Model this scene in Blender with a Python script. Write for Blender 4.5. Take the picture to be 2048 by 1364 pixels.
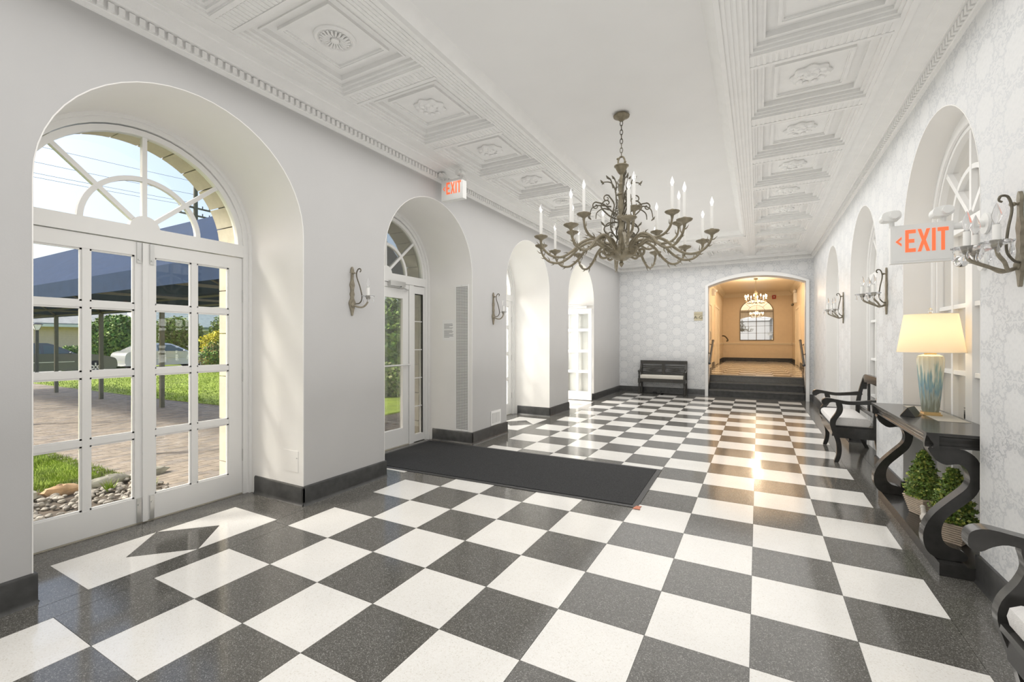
import bpy, math, random
from mathutils import Vector, Matrix
random.seed(7)
PI = math.pi
for o in list(bpy.data.objects): bpy.data.objects.remove(o, do_unlink=True)
SC = bpy.context.scene
COL = SC.collection
# ------------------------------------------------------------------ camera
cam = bpy.data.cameras.new('camera'); camo = bpy.data.objects.new('camera', cam); COL.objects.link(camo)
cam.sensor_width = 36.0; cam.lens = 899.78 * 36 / 2048
cam.clip_start = 0.05; cam.clip_end = 500
camo.location = (1.8323, -1.7782, 1.4240)
camo.rotation_euler = (PI / 2, 0, math.radians(28.655))
SC.camera = camo
# ------------------------------------------------------------------ world, sun, lights, exposure
wd = bpy.data.worlds.new('world'); SC.world = wd; wd.use_nodes = True
wn = wd.node_tree.nodes; wl = wd.node_tree.links
bg = wn['Background']
sky = wn.new('ShaderNodeTexSky'); sky.sky_type = 'NISHITA'
sky.sun_disc = False; sky.sun_elevation = math.radians(42); sky.sun_rotation = math.radians(230)
sky.air_density = 1.0; sky.dust_density = 5.0; sky.ozone_density = 1.0
wl.new(sky.outputs[0], bg.inputs[0]); bg.inputs[1].default_value = 0.30
sun = bpy.data.lights.new('sun', 'SUN'); suno = bpy.data.objects.new('sun', sun); COL.objects.link(suno)
sun.energy = 4.0; sun.angle = math.radians(9.0); sun.color = (1.0, 0.95, 0.86)
suno.rotation_euler = Vector((0.50, 0.42, -0.66)).to_track_quat('-Z', 'Y').to_euler()
def area(name, loc, look, sx, sy, watt, col):
    l = bpy.data.lights.new(name, 'AREA'); l.shape = 'RECTANGLE'; l.size = sx; l.size_y = sy
    l.energy = watt; l.color = col
    o = bpy.data.objects.new(name, l); COL.objects.link(o); o.location = loc
    o.rotation_euler = (Vector(look) - Vector(loc)).to_track_quat('-Z', 'Z').to_euler()
    return o
LW_ = [16, 70, 110, 205]     # added fill: behind camera, upward, outside far doors, under ceiling
area('fill_behind_camera', (0.68, -3.2, 1.9), (0.68, 6, 2.0), 4.2, 2.6, LW_[0], (1.0, 0.985, 0.965))  # added fill behind the camera, no lamp stands there
area('fill_upward', (0.68, 4.0, 0.9), (0.68, 4.001, 9.0), 3.2, 13.0, LW_[1], (1.0, 0.985, 0.965))  # added unseen fill facing up, brightens ceiling and upper walls
area('fill_under_ceiling', (0.685, 3.6, 3.34), (0.685, 3.601, 0.0), 4.2, 14.0, LW_[3], (1.0, 0.985, 0.965))  # added unseen fill over the whole hall, no ceiling fixture
area('passage_fill', (1.78, 16.2, 3.42), (1.78, 16.201, 0.0), 2.2, 9.0, 75, (1.0, 0.74, 0.49))  # added warm fill for the passage, besides its chandelier
for k_, y_ in enumerate((5.185, 7.805)):
    area('door_fill_%d' % k_, (-3.0, y_, 1.5), (2.0, y_ + .6, 0.9), 1.5, 2.7, LW_[2], (1.0, 0.98, 0.95))  # added fill lamp outside each far door, on top of sun and sky
SC.view_settings.view_transform = 'Standard'; SC.view_settings.look = 'None'
SC.view_settings.gamma = 1.0; SC.view_settings.use_curve_mapping = False
SC.view_settings.exposure = 0.0

# ------------------------------------------------------------------ materials
M = {}
def newmat(name):
    m = bpy.data.materials.new(name); m.use_nodes = True
    nt = m.node_tree; b = nt.nodes['Principled BSDF']; M[name] = m
    return m, nt.nodes, nt.links, b
def mat(name, col, rough=0.5, metal=0.0, spec=0.5, vary=0.0, vscale=8.0, bump=0.0, bscale=40.0, emit=None, estr=0.0, trans=0.0, coat=0.0, sss=0.0):
    m, n, l, b = newmat(name)
    b.inputs['Base Color'].default_value = (*col, 1); b.inputs['Roughness'].default_value = rough
    b.inputs['Metallic'].default_value = metal; b.inputs['Specular IOR Level'].default_value = spec
    if trans: b.inputs['Transmission Weight'].default_value = trans
    if coat: b.inputs['Coat Weight'].default_value = coat; b.inputs['Coat Roughness'].default_value = 0.08
    if emit: b.inputs['Emission Color'].default_value = (*emit, 1); b.inputs['Emission Strength'].default_value = estr
    if vary or bump:
        g = n.new('ShaderNodeNewGeometry')
    if vary:
        t = n.new('ShaderNodeTexNoise'); t.inputs['Scale'].default_value = vscale; t.inputs['Detail'].default_value = 4
        l.new(g.outputs['Position'], t.inputs['Vector'])
        r = n.new('ShaderNodeMapRange'); r.inputs[1].default_value = 0.3; r.inputs[2].default_value = 0.7
        r.inputs[3].default_value = 1 - vary; r.inputs[4].default_value = 1 + vary; l.new(t.outputs[0], r.inputs[0])
        x = n.new('ShaderNodeVectorMath'); x.operation = 'SCALE'; x.inputs[0].default_value = col
        l.new(r.outputs[0], x.inputs['Scale']); l.new(x.outputs[0], b.inputs['Base Color'])
    if bump:
        t2 = n.new('ShaderNodeTexNoise'); t2.inputs['Scale'].default_value = bscale; t2.inputs['Detail'].default_value = 3
        l.new(g.outputs['Position'], t2.inputs['Vector'])
        bp = n.new('ShaderNodeBump'); bp.inputs['Strength'].default_value = bump; bp.inputs['Distance'].default_value = 0.01
        l.new(t2.outputs[0], bp.inputs['Height']); l.new(bp.outputs[0], b.inputs['Normal'])
    return m
def ramp(n, stops):
    r = n.new('ShaderNodeValToRGB'); e = r.color_ramp.elements
    while len(e) < len(stops): e.new(0.5)
    for i, (p, c) in enumerate(stops): e[i].position = p; e[i].color = (*c, 1)
    return r
mat('wall_paint', (0.53, 0.525, 0.52), 0.55, spec=0.3, vary=0.012, vscale=3, bump=0.03, bscale=120)
mat('reveal_paint', (0.86, 0.845, 0.82), 0.5, spec=0.3, vary=0.01, vscale=4)
mat('white_trim', (0.86, 0.855, 0.84), 0.32, spec=0.5)
mat('ceil_paint', (0.80, 0.795, 0.785), 0.6, spec=0.25, vary=0.012, vscale=3)
mat('plaster', (0.84, 0.835, 0.82), 0.45, spec=0.35, vary=0.02, vscale=9, bump=0.08, bscale=90)
mat('base_black', (0.055, 0.055, 0.054), 0.28, spec=0.5, vary=0.25, vscale=14, bump=0.05)
mat('tread_black', (0.11, 0.108, 0.102), 0.3, vary=0.2, vscale=14)
mat('black_wood', (0.034, 0.033, 0.031), 0.26, spec=0.5, vary=0.15, vscale=20, coat=0.3)
mat('bench_wood', (0.045, 0.043, 0.038), 0.35, spec=0.5, vary=0.2, vscale=20)
mat('cane', (0.42, 0.34, 0.24), 0.6, vary=0.2, vscale=120)
mat('linen', (0.74, 0.71, 0.64), 0.9, vary=0.05, vscale=60, bump=0.2, bscale=300)
mat('white_knit', (0.82, 0.80, 0.78), 0.9, vary=0.05, vscale=80, bump=0.3, bscale=260)
mat('antique', (0.215, 0.185, 0.125), 0.42, metal=0.25, vary=0.22, vscale=28, bump=0.12, bscale=120)
mat('dark_bronze', (0.13, 0.115, 0.085), 0.42, metal=0.5, vary=0.25, vscale=40)
mat('sconce_grey', (0.27, 0.24, 0.18), 0.45, metal=0.3, vary=0.2, vscale=40)
mat('candle', (0.86, 0.85, 0.82), 0.5)
mat('bulb_glass', (0.95, 0.95, 0.95), 0.06, trans=0.85, spec=0.5)
mat('crystal', (0.95, 0.96, 0.97), 0.04, trans=0.9)
mat('steel', (0.62, 0.62, 0.61), 0.28, metal=0.9)
mat('chrome', (0.75, 0.74, 0.73), 0.08, metal=1.0)
mat('brass', (0.78, 0.58, 0.30), 0.22, metal=1.0)
mat('gilt', (0.58, 0.43, 0.24), 0.35, metal=0.3)
mat('runner', (0.40, 0.38, 0.33), 0.8, vary=0.05, vscale=60)
mat('sign_white', (0.80, 0.80, 0.78), 0.4)
mat('exit_red', (0.95, 0.16, 0.06), 0.5, emit=(1.0, 0.17, 0.06), estr=0.55)
mat('mat_rubber', (0.035, 0.036, 0.037), 0.85, spec=0.2)
mat('mat_edge', (0.05, 0.05, 0.05), 0.5)
mat('tape', (0.62, 0.22, 0.13), 0.6)
mat('paper', (0.86, 0.86, 0.85), 0.7)
mat('ink', (0.28, 0.28, 0.28), 0.8)
mat('dark_gap', (0.03, 0.03, 0.03), 0.8)
mat('grille_hole', (0.10, 0.10, 0.095), 0.7)
mat('mirror', (0.86, 0.85, 0.83), 0.02, metal=1.0)
mat('terracotta_pot', (0.56, 0.46, 0.36), 0.8, vary=0.15, vscale=30, bump=0.2)
mat('boxwood', (0.15, 0.24, 0.045), 0.5, vary=0.5, vscale=40)
mat('boxwood_tip', (0.38, 0.42, 0.08), 0.5, vary=0.4, vscale=40)
mat('soil', (0.08, 0.055, 0.035), 0.9, vary=0.3, vscale=40)
mat('bird', (0.66, 0.62, 0.56), 0.7, vary=0.1, vscale=40)
mat('sign_tan', (0.55, 0.49, 0.34), 0.5)
mat('sign_ink', (0.10, 0.09, 0.06), 0.6)
mat('warm_wall', (0.80, 0.68, 0.52), 0.5, vary=0.02)
mat('warm_trim', (0.84, 0.76, 0.62), 0.4)
mat('bulb_lit', (1, 0.9, 0.7), 0.4, emit=(1.0, 0.80, 0.50), estr=7)
mat('red_box', (0.45, 0.05, 0.04), 0.5)
# exterior
mat('stone_out', (0.53, 0.49, 0.40), 0.8, vary=0.08, vscale=12, bump=0.2)
mat('canvas_blue', (0.022, 0.044, 0.098), 0.9, spec=0.15, vary=0.12, vscale=5)
mat('canvas_dark', (0.085, 0.085, 0.07), 0.9)
mat('post_metal', (0.13, 0.125, 0.09), 0.6, vary=0.1)
mat('paver', (0.29, 0.245, 0.195), 0.85, vary=0.22, vscale=6, bump=0.15)
mat('paver_b', (0.245, 0.215, 0.185), 0.85, vary=0.22, vscale=6, bump=0.15)
mat('paver_far', (0.37, 0.30, 0.235), 0.85, vary=0.25, vscale=9, bump=0.2)
mat('sand_joint', (0.16, 0.13, 0.10), 0.95)
mat('grass_blade', (0.20, 0.29, 0.018), 0.6, vary=0.45, vscale=5)
mat('lawn', (0.235, 0.315, 0.022), 0.9, vary=0.30, vscale=2.2, bump=0.5, bscale=14)
mat('asphalt', (0.42, 0.42, 0.41), 0.9, vary=0.1)
mat('earth', (0.10, 0.08, 0.06), 0.95, vary=0.3, vscale=20, bump=0.4)
mat('pebble_a', (0.36, 0.33, 0.28), 0.75, vary=0.3, vscale=14)
mat('pebble_b', (0.25, 0.23, 0.20), 0.75, vary=0.3, vscale=14)
mat('kerb_a', (0.36, 0.35, 0.29), 0.85, vary=0.3, vscale=10, bump=0.4)
mat('kerb_b', (0.52, 0.34, 0.19), 0.85, vary=0.3, vscale=10, bump=0.4)
mat('car_dark', (0.13, 0.13, 0.125), 0.22, metal=0.3, coat=0.8)
mat('car_silver', (0.62, 0.63, 0.63), 0.25, metal=0.4, coat=0.6)
mat('car_glass', (0.10, 0.13, 0.13), 0.08, spec=0.8)
mat('tyre', (0.02, 0.02, 0.02), 0.8)
mat('alloy', (0.6, 0.6, 0.6), 0.3, metal=0.8)
mat('headlamp', (0.85, 0.83, 0.80), 0.15)
mat('siding', (0.88, 0.67, 0.57), 0.8, vary=0.04)
mat('siding_w', (0.82, 0.79, 0.75), 0.8, vary=0.04)
mat('shingle', (0.36, 0.37, 0.36), 0.9, vary=0.15, vscale=3)
mat('shingle_b', (0.24, 0.30, 0.31), 0.9, vary=0.15, vscale=3)
mat('porch_wood', (0.30, 0.19, 0.12), 0.8)
mat('leaf_dark', (0.09, 0.20, 0.025), 0.6, vary=0.5, vscale=3)
mat('leaf_mid', (0.20, 0.30, 0.05), 0.6, vary=0.4, vscale=3)
mat('leaf_olive', (0.30, 0.33, 0.12), 0.6, vary=0.35, vscale=3)
mat('leaf_yellow', (0.62, 0.56, 0.03), 0.6, vary=0.3, vscale=3)
mat('leaf_rust', (0.36, 0.26, 0.08), 0.6, vary=0.35, vscale=3)
mat('bark', (0.10, 0.075, 0.05), 0.9)
mat('wire', (0.10, 0.10, 0.11), 0.7)
mat('shade_lining', (0.9, 0.85, 0.75), 0.8)
# terrazzo
def terrazzo(name, cols, scale, rough):
    m, n, l, b = newmat(name)
    g = n.new('ShaderNodeNewGeometry')
    v = n.new('ShaderNodeTexVoronoi'); v.inputs['Scale'].default_value = scale; v.inputs['Randomness'].default_value = 1
    l.new(g.outputs['Position'], v.inputs['Vector'])
    s = n.new('ShaderNodeSeparateColor'); l.new(v.outputs['Color'], s.inputs[0])
    r = ramp(n, cols); r.color_ramp.interpolation = 'LINEAR'; l.new(s.outputs[0], r.inputs[0])
    t = n.new('ShaderNodeTexNoise'); t.inputs['Scale'].default_value = 1.3; t.inputs['Detail'].default_value = 3; l.new(g.outputs['Position'], t.inputs['Vector'])
    mr = n.new('ShaderNodeMapRange'); mr.inputs[1].default_value = .3; mr.inputs[2].default_value = .7; mr.inputs[3].default_value = .93; mr.inputs[4].default_value = 1.06; l.new(t.outputs[0], mr.inputs[0])
    x = n.new('ShaderNodeVectorMath'); x.operation = 'SCALE'; l.new(r.outputs[0], x.inputs[0]); l.new(mr.outputs[0], x.inputs['Scale'])
    l.new(x.outputs[0], b.inputs['Base Color']); b.inputs['Roughness'].default_value = rough
    b.inputs['Specular IOR Level'].default_value = 0.5
    return m
terrazzo('terrazzo_black', [(0, (0.075, 0.072, 0.064)), (0.55, (0.112, 0.107, 0.096)), (0.9, (0.18, 0.173, 0.156)), (1, (0.36, 0.35, 0.33))], 300, 0.12)
terrazzo('terrazzo_white', [(0, (0.72, 0.69, 0.63)), (0.10, (0.84, 0.815, 0.77)), (0.6, (0.88, 0.86, 0.82)), (1, (0.90, 0.885, 0.85))], 220, 0.13)
# damask wallpaper
def damask():
    m, n, l, b = newmat('damask')
    g = n.new('ShaderNodeNewGeometry'); sp = n.new('ShaderNodeSeparateXYZ'); l.new(g.outputs['Position'], sp.inputs[0])
    def op(o, a, c=None):
        k = n.new('ShaderNodeMath'); k.operation = o
        for i, q in enumerate((a, c)):
            if q is None: continue
            if isinstance(q, (int, float)): k.inputs[i].default_value = q
            else: l.new(q, k.inputs[i])
        return k.outputs[0]
    u = op('DIVIDE', op('ADD', sp.outputs[0], sp.outputs[1]), 0.355)
    cfl = op('FLOOR', u); du = op('SUBTRACT', op('SUBTRACT', u, cfl), 0.5)
    off = op('MULTIPLY', op('MODULO', op('ADD', cfl, 100.0), 2.0), 0.5)
    v = op('ADD', op('DIVIDE', sp.outputs[2], 0.305), off)
    dv = op('SUBTRACT', op('FRACT', v), 0.5)
    ang = op('ARCTAN2', dv, du)
    rr = op('SQRT', op('ADD', op('POWER', op('DIVIDE', du, 0.335), 2.0), op('POWER', op('DIVIDE', dv, 0.36), 2.0)))
    sc = op('ADD', 1.0, op('MULTIPLY', op('SINE', op('MULTIPLY', ang, 13.0)), 0.06))
    cv = n.new('ShaderNodeCombineXYZ'); l.new(op('ABSOLUTE', du), cv.inputs[0]); l.new(dv, cv.inputs[1]); cv.inputs[2].default_value = 0.3
    nb = n.new('ShaderNodeTexNoise'); nb.inputs['Scale'].default_value = 16.0; nb.inputs['Detail'].default_value = 1.0; l.new(cv.outputs[0], nb.inputs['Vector'])
    rs = op('ADD', op('MULTIPLY', rr, sc), op('MULTIPLY', op('SUBTRACT', nb.outputs[0], 0.5), 0.55))
    ring = op('LESS_THAN', op('ABSOLUTE', op('SUBTRACT', rs, 1.06)), 0.06)
    med = n.new('ShaderNodeMapRange'); med.inputs[1].default_value = 0.92; med.inputs[2].default_value = 1.0; med.inputs[3].default_value = 1; med.inputs[4].default_value = 0; l.new(rs, med.inputs[0])
    ns = n.new('ShaderNodeTexNoise'); ns.inputs['Scale'].default_value = 9.0; ns.inputs['Detail'].default_value = 1.5; ns.inputs['Distortion'].default_value = 1.6; l.new(cv.outputs[0], ns.inputs['Vector'])
    mr = n.new('ShaderNodeMapRange'); mr.inputs[1].default_value = 0.44; mr.inputs[2].default_value = 0.50; l.new(ns.outputs[0], mr.inputs[0])
    pet = op('MULTIPLY', op('SUBTRACT', nb.outputs[0], 0.55), 1.1)
    medv = op('ADD', med.outputs[0], op('MULTIPLY', pet, med.outputs[0]))
    out = op('MAXIMUM', medv, op('MULTIPLY', mr.outputs[0], 0.85))
    out = op('MULTIPLY', out, op('SUBTRACT', 1.0, op('MULTIPLY', ring, 0.75)))
    mx = n.new('ShaderNodeMix'); mx.data_type = 'RGBA'
    mx.inputs[6].default_value = (0.585, 0.597, 0.612, 1); mx.inputs[7].default_value = (0.755, 0.758, 0.758, 1)
    l.new(out, mx.inputs[0]); l.new(mx.outputs[2], b.inputs['Base Color'])
    rg = n.new('ShaderNodeMapRange'); rg.inputs[3].default_value = 0.34; rg.inputs[4].default_value = 0.6; l.new(out, rg.inputs[0]); l.new(rg.outputs[0], b.inputs['Roughness'])
    b.inputs['Specular IOR Level'].default_value = 0.35
damask()
# thin window glass: mostly straight-through, weak mirror reflection
def glass_mat():
    m, n, l, b = newmat('pane_glass')
    out = n['Material Output']; t = n.new('ShaderNodeBsdfTransparent'); t.inputs[0].default_value = (0.96, 0.97, 0.965, 1)
    gl = n.new('ShaderNodeBsdfGlossy'); gl.inputs['Roughness'].default_value = 0.0
    f = n.new('ShaderNodeFresnel'); f.inputs[0].default_value = 1.45
    k = n.new('ShaderNodeMath'); k.operation = 'MULTIPLY'; k.inputs[1].default_value = 0.6; l.new(f.outputs[0], k.inputs[0])
    mx = n.new('ShaderNodeMixShader'); l.new(k.outputs[0], mx.inputs[0]); l.new(t.outputs[0], mx.inputs[1]); l.new(gl.outputs[0], mx.inputs[2])
    l.new(mx.outputs[0], out.inputs[0])
glass_mat()
for k_ in ('crystal', 'bulb_glass'): M[k_].node_tree.nodes['Principled BSDF'].inputs['IOR'].default_value = 1.22
# lamp shade: translucent cloth lit by the bulb inside
def shade_mat():
    m, n, l, b = newmat('lamp_cloth')
    out = n['Material Output']; d = n.new('ShaderNodeBsdfDiffuse'); d.inputs[0].default_value = (0.86, 0.78, 0.62, 1)
    t = n.new('ShaderNodeBsdfTranslucent'); t.inputs[0].default_value = (0.90, 0.77, 0.58, 1)
    mx = n.new('ShaderNodeMixShader'); mx.inputs[0].default_value = 0.5
    l.new(d.outputs[0], mx.inputs[1]); l.new(t.outputs[0], mx.inputs[2]); l.new(mx.outputs[0], out.inputs[0])
shade_mat()
# drip glazed vase
def glaze():
    m, n, l, b = newmat('drip_glaze')
    tc = n.new('ShaderNodeTexCoord'); mp = n.new('ShaderNodeMapping'); mp.inputs['Scale'].default_value = (75, 75, 4.5)
    l.new(tc.outputs['Object'], mp.inputs[0]); t = n.new('ShaderNodeTexNoise'); t.inputs['Scale'].default_value = 1.0; t.inputs['Detail'].default_value = 3
    l.new(mp.outputs[0], t.inputs['Vector'])
    s = n.new('ShaderNodeSeparateXYZ'); l.new(tc.outputs['Object'], s.inputs[0])
    a = n.new('ShaderNodeMapRange'); a.inputs[1].default_value = 0.0; a.inputs[2].default_value = 0.46; a.inputs[3].default_value = 0.62; a.inputs[4].default_value = -0.30; l.new(s.outputs[2], a.inputs[0])
    ad = n.new('ShaderNodeMath'); ad.operation = 'ADD'; l.new(t.outputs[0], ad.inputs[0]); l.new(a.outputs[0], ad.inputs[1])
    r = ramp(n, [(0.0, (0.80, 0.76, 0.60)), (0.42, (0.76, 0.74, 0.60)), (0.56, (0.34, 0.46, 0.42)), (0.70, (0.20, 0.34, 0.40)), (0.85, (0.40, 0.44, 0.38)), (1.0, (0.26, 0.28, 0.22))])
    l.new(ad.outputs[0], r.inputs[0]); l.new(r.outputs[0], b.inputs['Base Color']); b.inputs['Roughness'].default_value = 0.12
glaze()
def rubber():   # ribbed carpet mat
    m = M['mat_rubber']; n = m.node_tree.nodes; l = m.node_tree.links; b = n['Principled BSDF']
    g = n.new('ShaderNodeNewGeometry'); w = n.new('ShaderNodeTexNoise'); w.inputs['Scale'].default_value = 260; l.new(g.outputs['Position'], w.inputs['Vector'])
    r = ramp(n, [(0.35, (0.018, 0.018, 0.019)), (0.62, (0.062, 0.063, 0.065))]); l.new(w.outputs[0], r.inputs[0]); l.new(r.outputs[0], b.inputs['Base Color'])
rubber()
def boards(name, axis, size, dark):
    m = M[name]; n = m.node_tree.nodes; l = m.node_tree.links; b = n['Principled BSDF']
    g = n.new('ShaderNodeNewGeometry'); s = n.new('ShaderNodeSeparateXYZ'); l.new(g.outputs['Position'], s.inputs[0])
    k = n.new('ShaderNodeMath'); k.operation = 'DIVIDE'; k.inputs[1].default_value = size; l.new(s.outputs[axis], k.inputs[0])
    fr = n.new('ShaderNodeMath'); fr.operation = 'FRACT'; l.new(k.outputs[0], fr.inputs[0])
    bp = n.new('ShaderNodeBump'); bp.inputs['Strength'].default_value = dark; bp.inputs['Distance'].default_value = 0.02
    l.new(fr.outputs[0], bp.inputs['Height']); l.new(bp.outputs[0], b.inputs['Normal'])

# ------------------------------------------------------------------ mesh helpers
ORIG = {}
class MB:
    def __init__(s): s.v = []; s.f = []
    def add(s, vs, fs):
        o = len(s.v); s.v += [tuple(q) for q in vs]; s.f += [tuple(i + o for i in q) for q in fs]; return s
    def box(s, x0, x1, y0, y1, z0, z1):
        return s.add([(x0, y0, z0), (x1, y0, z0), (x1, y1, z0), (x0, y1, z0), (x0, y0, z1), (x1, y0, z1), (x1, y1, z1), (x0, y1, z1)],
                     [(0, 3, 2, 1), (4, 5, 6, 7), (0, 1, 5, 4), (1, 2, 6, 5), (2, 3, 7, 6), (3, 0, 4, 7)])
    def frustum(s, c, s0, s1, z0, z1):      # rectangular taper about c=(x,y)
        a, b_ = s0; d, e = s1; x, y = c
        return s.add([(x - a, y - b_, z0), (x + a, y - b_, z0), (x + a, y + b_, z0), (x - a, y + b_, z0), (x - d, y - e, z1), (x + d, y - e, z1), (x + d, y + e, z1), (x - d, y + e, z1)],
                     [(0, 3, 2, 1), (4, 5, 6, 7), (0, 1, 5, 4), (1, 2, 6, 5), (2, 3, 7, 6), (3, 0, 4, 7)])
    def prism(s, poly, ax, a0, a1):
        A = sum(poly[i][0] * poly[(i + 1) % len(poly)][1] - poly[(i + 1) % len(poly)][0] * poly[i][1] for i in range(len(poly)))
        if A < 0: poly = poly[::-1]
        n = len(poly)
        P = {'x': lambda a, p, q: (a, p, q), 'y': lambda a, p, q: (p, a, q), 'z': lambda a, p, q: (p, q, a)}[ax]
        vs = [P(a0, *q) for q in poly] + [P(a1, *q) for q in poly]
        fs = [tuple(range(n))[::-1], tuple(range(n, 2 * n))] + [(i, (i + 1) % n, n + (i + 1) % n, n + i) for i in range(n)]
        if ax == 'y': fs = [q[::-1] for q in fs]
        return s.add(vs, fs)
    def strip(s, path, ax, a0, a1, flip=False):   # open surface swept along an axis
        P = {'x': lambda a, p, q: (a, p, q), 'y': lambda a, p, q: (p, a, q), 'z': lambda a, p, q: (p, q, a)}[ax]
        n = len(path); vs = [P(a0, *q) for q in path] + [P(a1, *q) for q in path]
        fs = [(i, i + 1, n + i + 1, n + i) for i in range(n - 1)]
        return s.add(vs, [q[::-1] for q in fs] if flip else fs)
    def lathe(s, prof, c=(0, 0, 0), n=20, caps=True, lobe=0, amp=0.0):
        vs = []; fs = []; m = len(prof)
        for r, z in prof:
            for k in range(n):
                a = 2 * PI * k / n; rr = r * (1 + amp * math.cos(lobe * a)) if lobe else r
                vs.append((c[0] + rr * math.cos(a), c[1] + rr * math.sin(a), c[2] + z))
        for j in range(m - 1):
            for k in range(n):
                fs.append((j * n + k, j * n + (k + 1) % n, (j + 1) * n + (k + 1) % n, (j + 1) * n + k))
        if caps:
            if prof[0][0] > 1e-6: fs.append(tuple(range(n))[::-1])
            if prof[-1][0] > 1e-6: fs.append(tuple((m - 1) * n + k for k in range(n)))
        return s.add(vs, fs)
    def tube(s, path, r, n=8, cap=True):
        P = [Vector(p) for p in path]; m = len(P)
        R = list(r) if isinstance(r, (list, tuple)) else [r] * m
        T = [(P[min(i + 1, m - 1)] - P[max(i - 1, 0)]).normalized() for i in range(m)]
        up = Vector((0, 0, 1)) if abs(T[0].z) < 0.9 else Vector((1, 0, 0))
        N = T[0].cross(up).normalized(); vs = []; fs = []
        for i in range(m):
            N = (N - T[i] * N.dot(T[i])).normalized(); B = T[i].cross(N)
            for k in range(n):
                a = 2 * PI * k / n; vs.append(P[i] + (N * math.cos(a) + B * math.sin(a)) * R[i])
        for i in range(m - 1):
            for k in range(n): fs.append((i * n + k, i * n + (k + 1) % n, (i + 1) * n + (k + 1) % n, (i + 1) * n + k))
        if cap: fs += [tuple(range(n))[::-1], tuple((m - 1) * n + k for k in range(n))]
        return s.add(vs, fs)
    def ball(s, c, r, n=12, m=8):
        rx, ry, rz = r if isinstance(r, (tuple, list)) else (r, r, r)
        b = len(s.v); s.lathe([(math.sin(PI * j / m) if 0 < j < m else 0.0005, -math.cos(PI * j / m)) for j in range(m + 1)], n=n, caps=False)
        s.v[b:] = [(c[0] + p[0] * rx, c[1] + p[1] * ry, c[2] + p[2] * rz) for p in s.v[b:]]
        return s
    def xf(s, M4, start=0):
        s.v[start:] = [tuple(M4 @ Vector(p)) for p in s.v[start:]]; return s
    def build(s, name, m, parent=None, smooth=True, **props):
        o0 = ORIG.get(parent, Vector((0, 0, 0))) if parent else Vector((0, 0, 0))
        me = bpy.data.meshes.new(name); me.from_pydata([tuple(Vector(p) - o0) for p in s.v], [], s.f)
        me.materials.append(M[m]); me.update()
        if smooth: me.shade_smooth(); me.set_sharp_from_angle(angle=math.radians(38))
        o = bpy.data.objects.new(name, me); COL.objects.link(o)
        if parent: o.parent = parent
        ORIG[o] = o0
        for k, q in props.items(): o[k] = q
        return o
def thing(name, label, cat, loc=(0, 0, 0), group=None, rz=0):
    o = bpy.data.objects.new(name, None); COL.objects.link(o); o.location = loc; o.rotation_euler = (0, 0, rz)
    o.empty_display_size = 0.1; o['label'] = label; o['category'] = cat
    if group: o['group'] = group
    ORIG[o] = Vector(loc); return o
def tag(o, label, cat, group=None):
    o['label'] = label; o['category'] = cat
    if group: o['group'] = group
    return o
def struct_root(name, loc=(0, 0, 0)):
    o = bpy.data.objects.new(name, None); COL.objects.link(o); o.location = loc; o['kind'] = 'structure'; o.empty_display_size = 0.1
    ORIG[o] = Vector(loc); return o
def inst(src, name, loc, parent, rz=0):      # a further piece sharing the mesh data of src
    o = bpy.data.objects.new(name, src.data); COL.objects.link(o); o.parent = parent; o.location = loc; o.rotation_euler = (0, 0, rz); return o
def kids(o): return [q for q in bpy.data.objects if q.parent == o]
def copy_tree(o, parent=None, ch=None):
    c = o.copy(); COL.objects.link(c); c.parent = parent
    for q in (ch or CH(o)): copy_tree(q, c)
    return c
def CH(o): return list(o.children)
def arc(cx, cz, r, a0, a1, n=28, rz=None):
    rz = r if rz is None else rz
    return [(cx + r * math.cos(a0 + (a1 - a0) * i / n), cz + rz * math.sin(a0 + (a1 - a0) * i / n)) for i in range(n + 1)]
def smooth_path(pts, k=6):
    P = [Vector(p) for p in pts]; out = []
    for i in range(len(P) - 1):
        p0 = P[max(i - 1, 0)]; p1 = P[i]; p2 = P[i + 1]; p3 = P[min(i + 2, len(P) - 1)]
        for j in range(k):
            t = j / k; out.append(0.5 * ((2 * p1) + (p2 - p0) * t + (2 * p0 - 5 * p1 + 4 * p2 - p3) * t * t + (-p0 + 3 * p1 - 3 * p2 + p3) * t ** 3))
    out.append(P[-1]); return out
def smooth2(pts, k=5, closed=False):
    q = [(p[0], p[1], 0) for p in pts]
    if closed:
        n = len(q); w = q[-3:] + q + q[:3]; r = smooth_path(w, k); r = r[3 * k:(3 + n) * k]
        return [(p[0], p[1]) for p in r]
    return [(p[0], p[1]) for p in smooth_path(q, k)]
def spiral(c, r0, r1, a0, a1, n=18):
    return [(c[0] + (r0 + (r1 - r0) * i / n) * math.cos(a0 + (a1 - a0) * i / n), c[1] + (r0 + (r1 - r0) * i / n) * math.sin(a0 + (a1 - a0) * i / n)) for i in range(n + 1)]
def open_path(c, r, spring, zb=0.0, n=28):    # left foot -> over the arch -> right foot
    return [(c - r, zb)] + [(y, z) for y, z in arc(c, spring, r, PI, 0, n)] + [(c + r, zb)]
def band(c, r0, r1, spring, zb=0.0, n=28):     # arch shaped frame as one polygon
    return open_path(c, r1, spring, zb, n) + open_path(c, r0, spring, zb, n)[::-1]

# ------------------------------------------------------------------ main dimensions
XL, XR, YN, YF = -1.62, 2.98, -3.8, 10.9
XC = 0.685
ZS, ZF = 3.52, 3.62            # beam soffit, flat ceiling
SPR = 2.32
LC = [-2.675, -0.055, 2.565, 5.185, 7.805]; LR = 0.83
RC = [-2.60, 0.03, 2.66, 5.29, 7.92]; RR = 0.80
T, TA = 0.45, 0.43878

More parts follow.
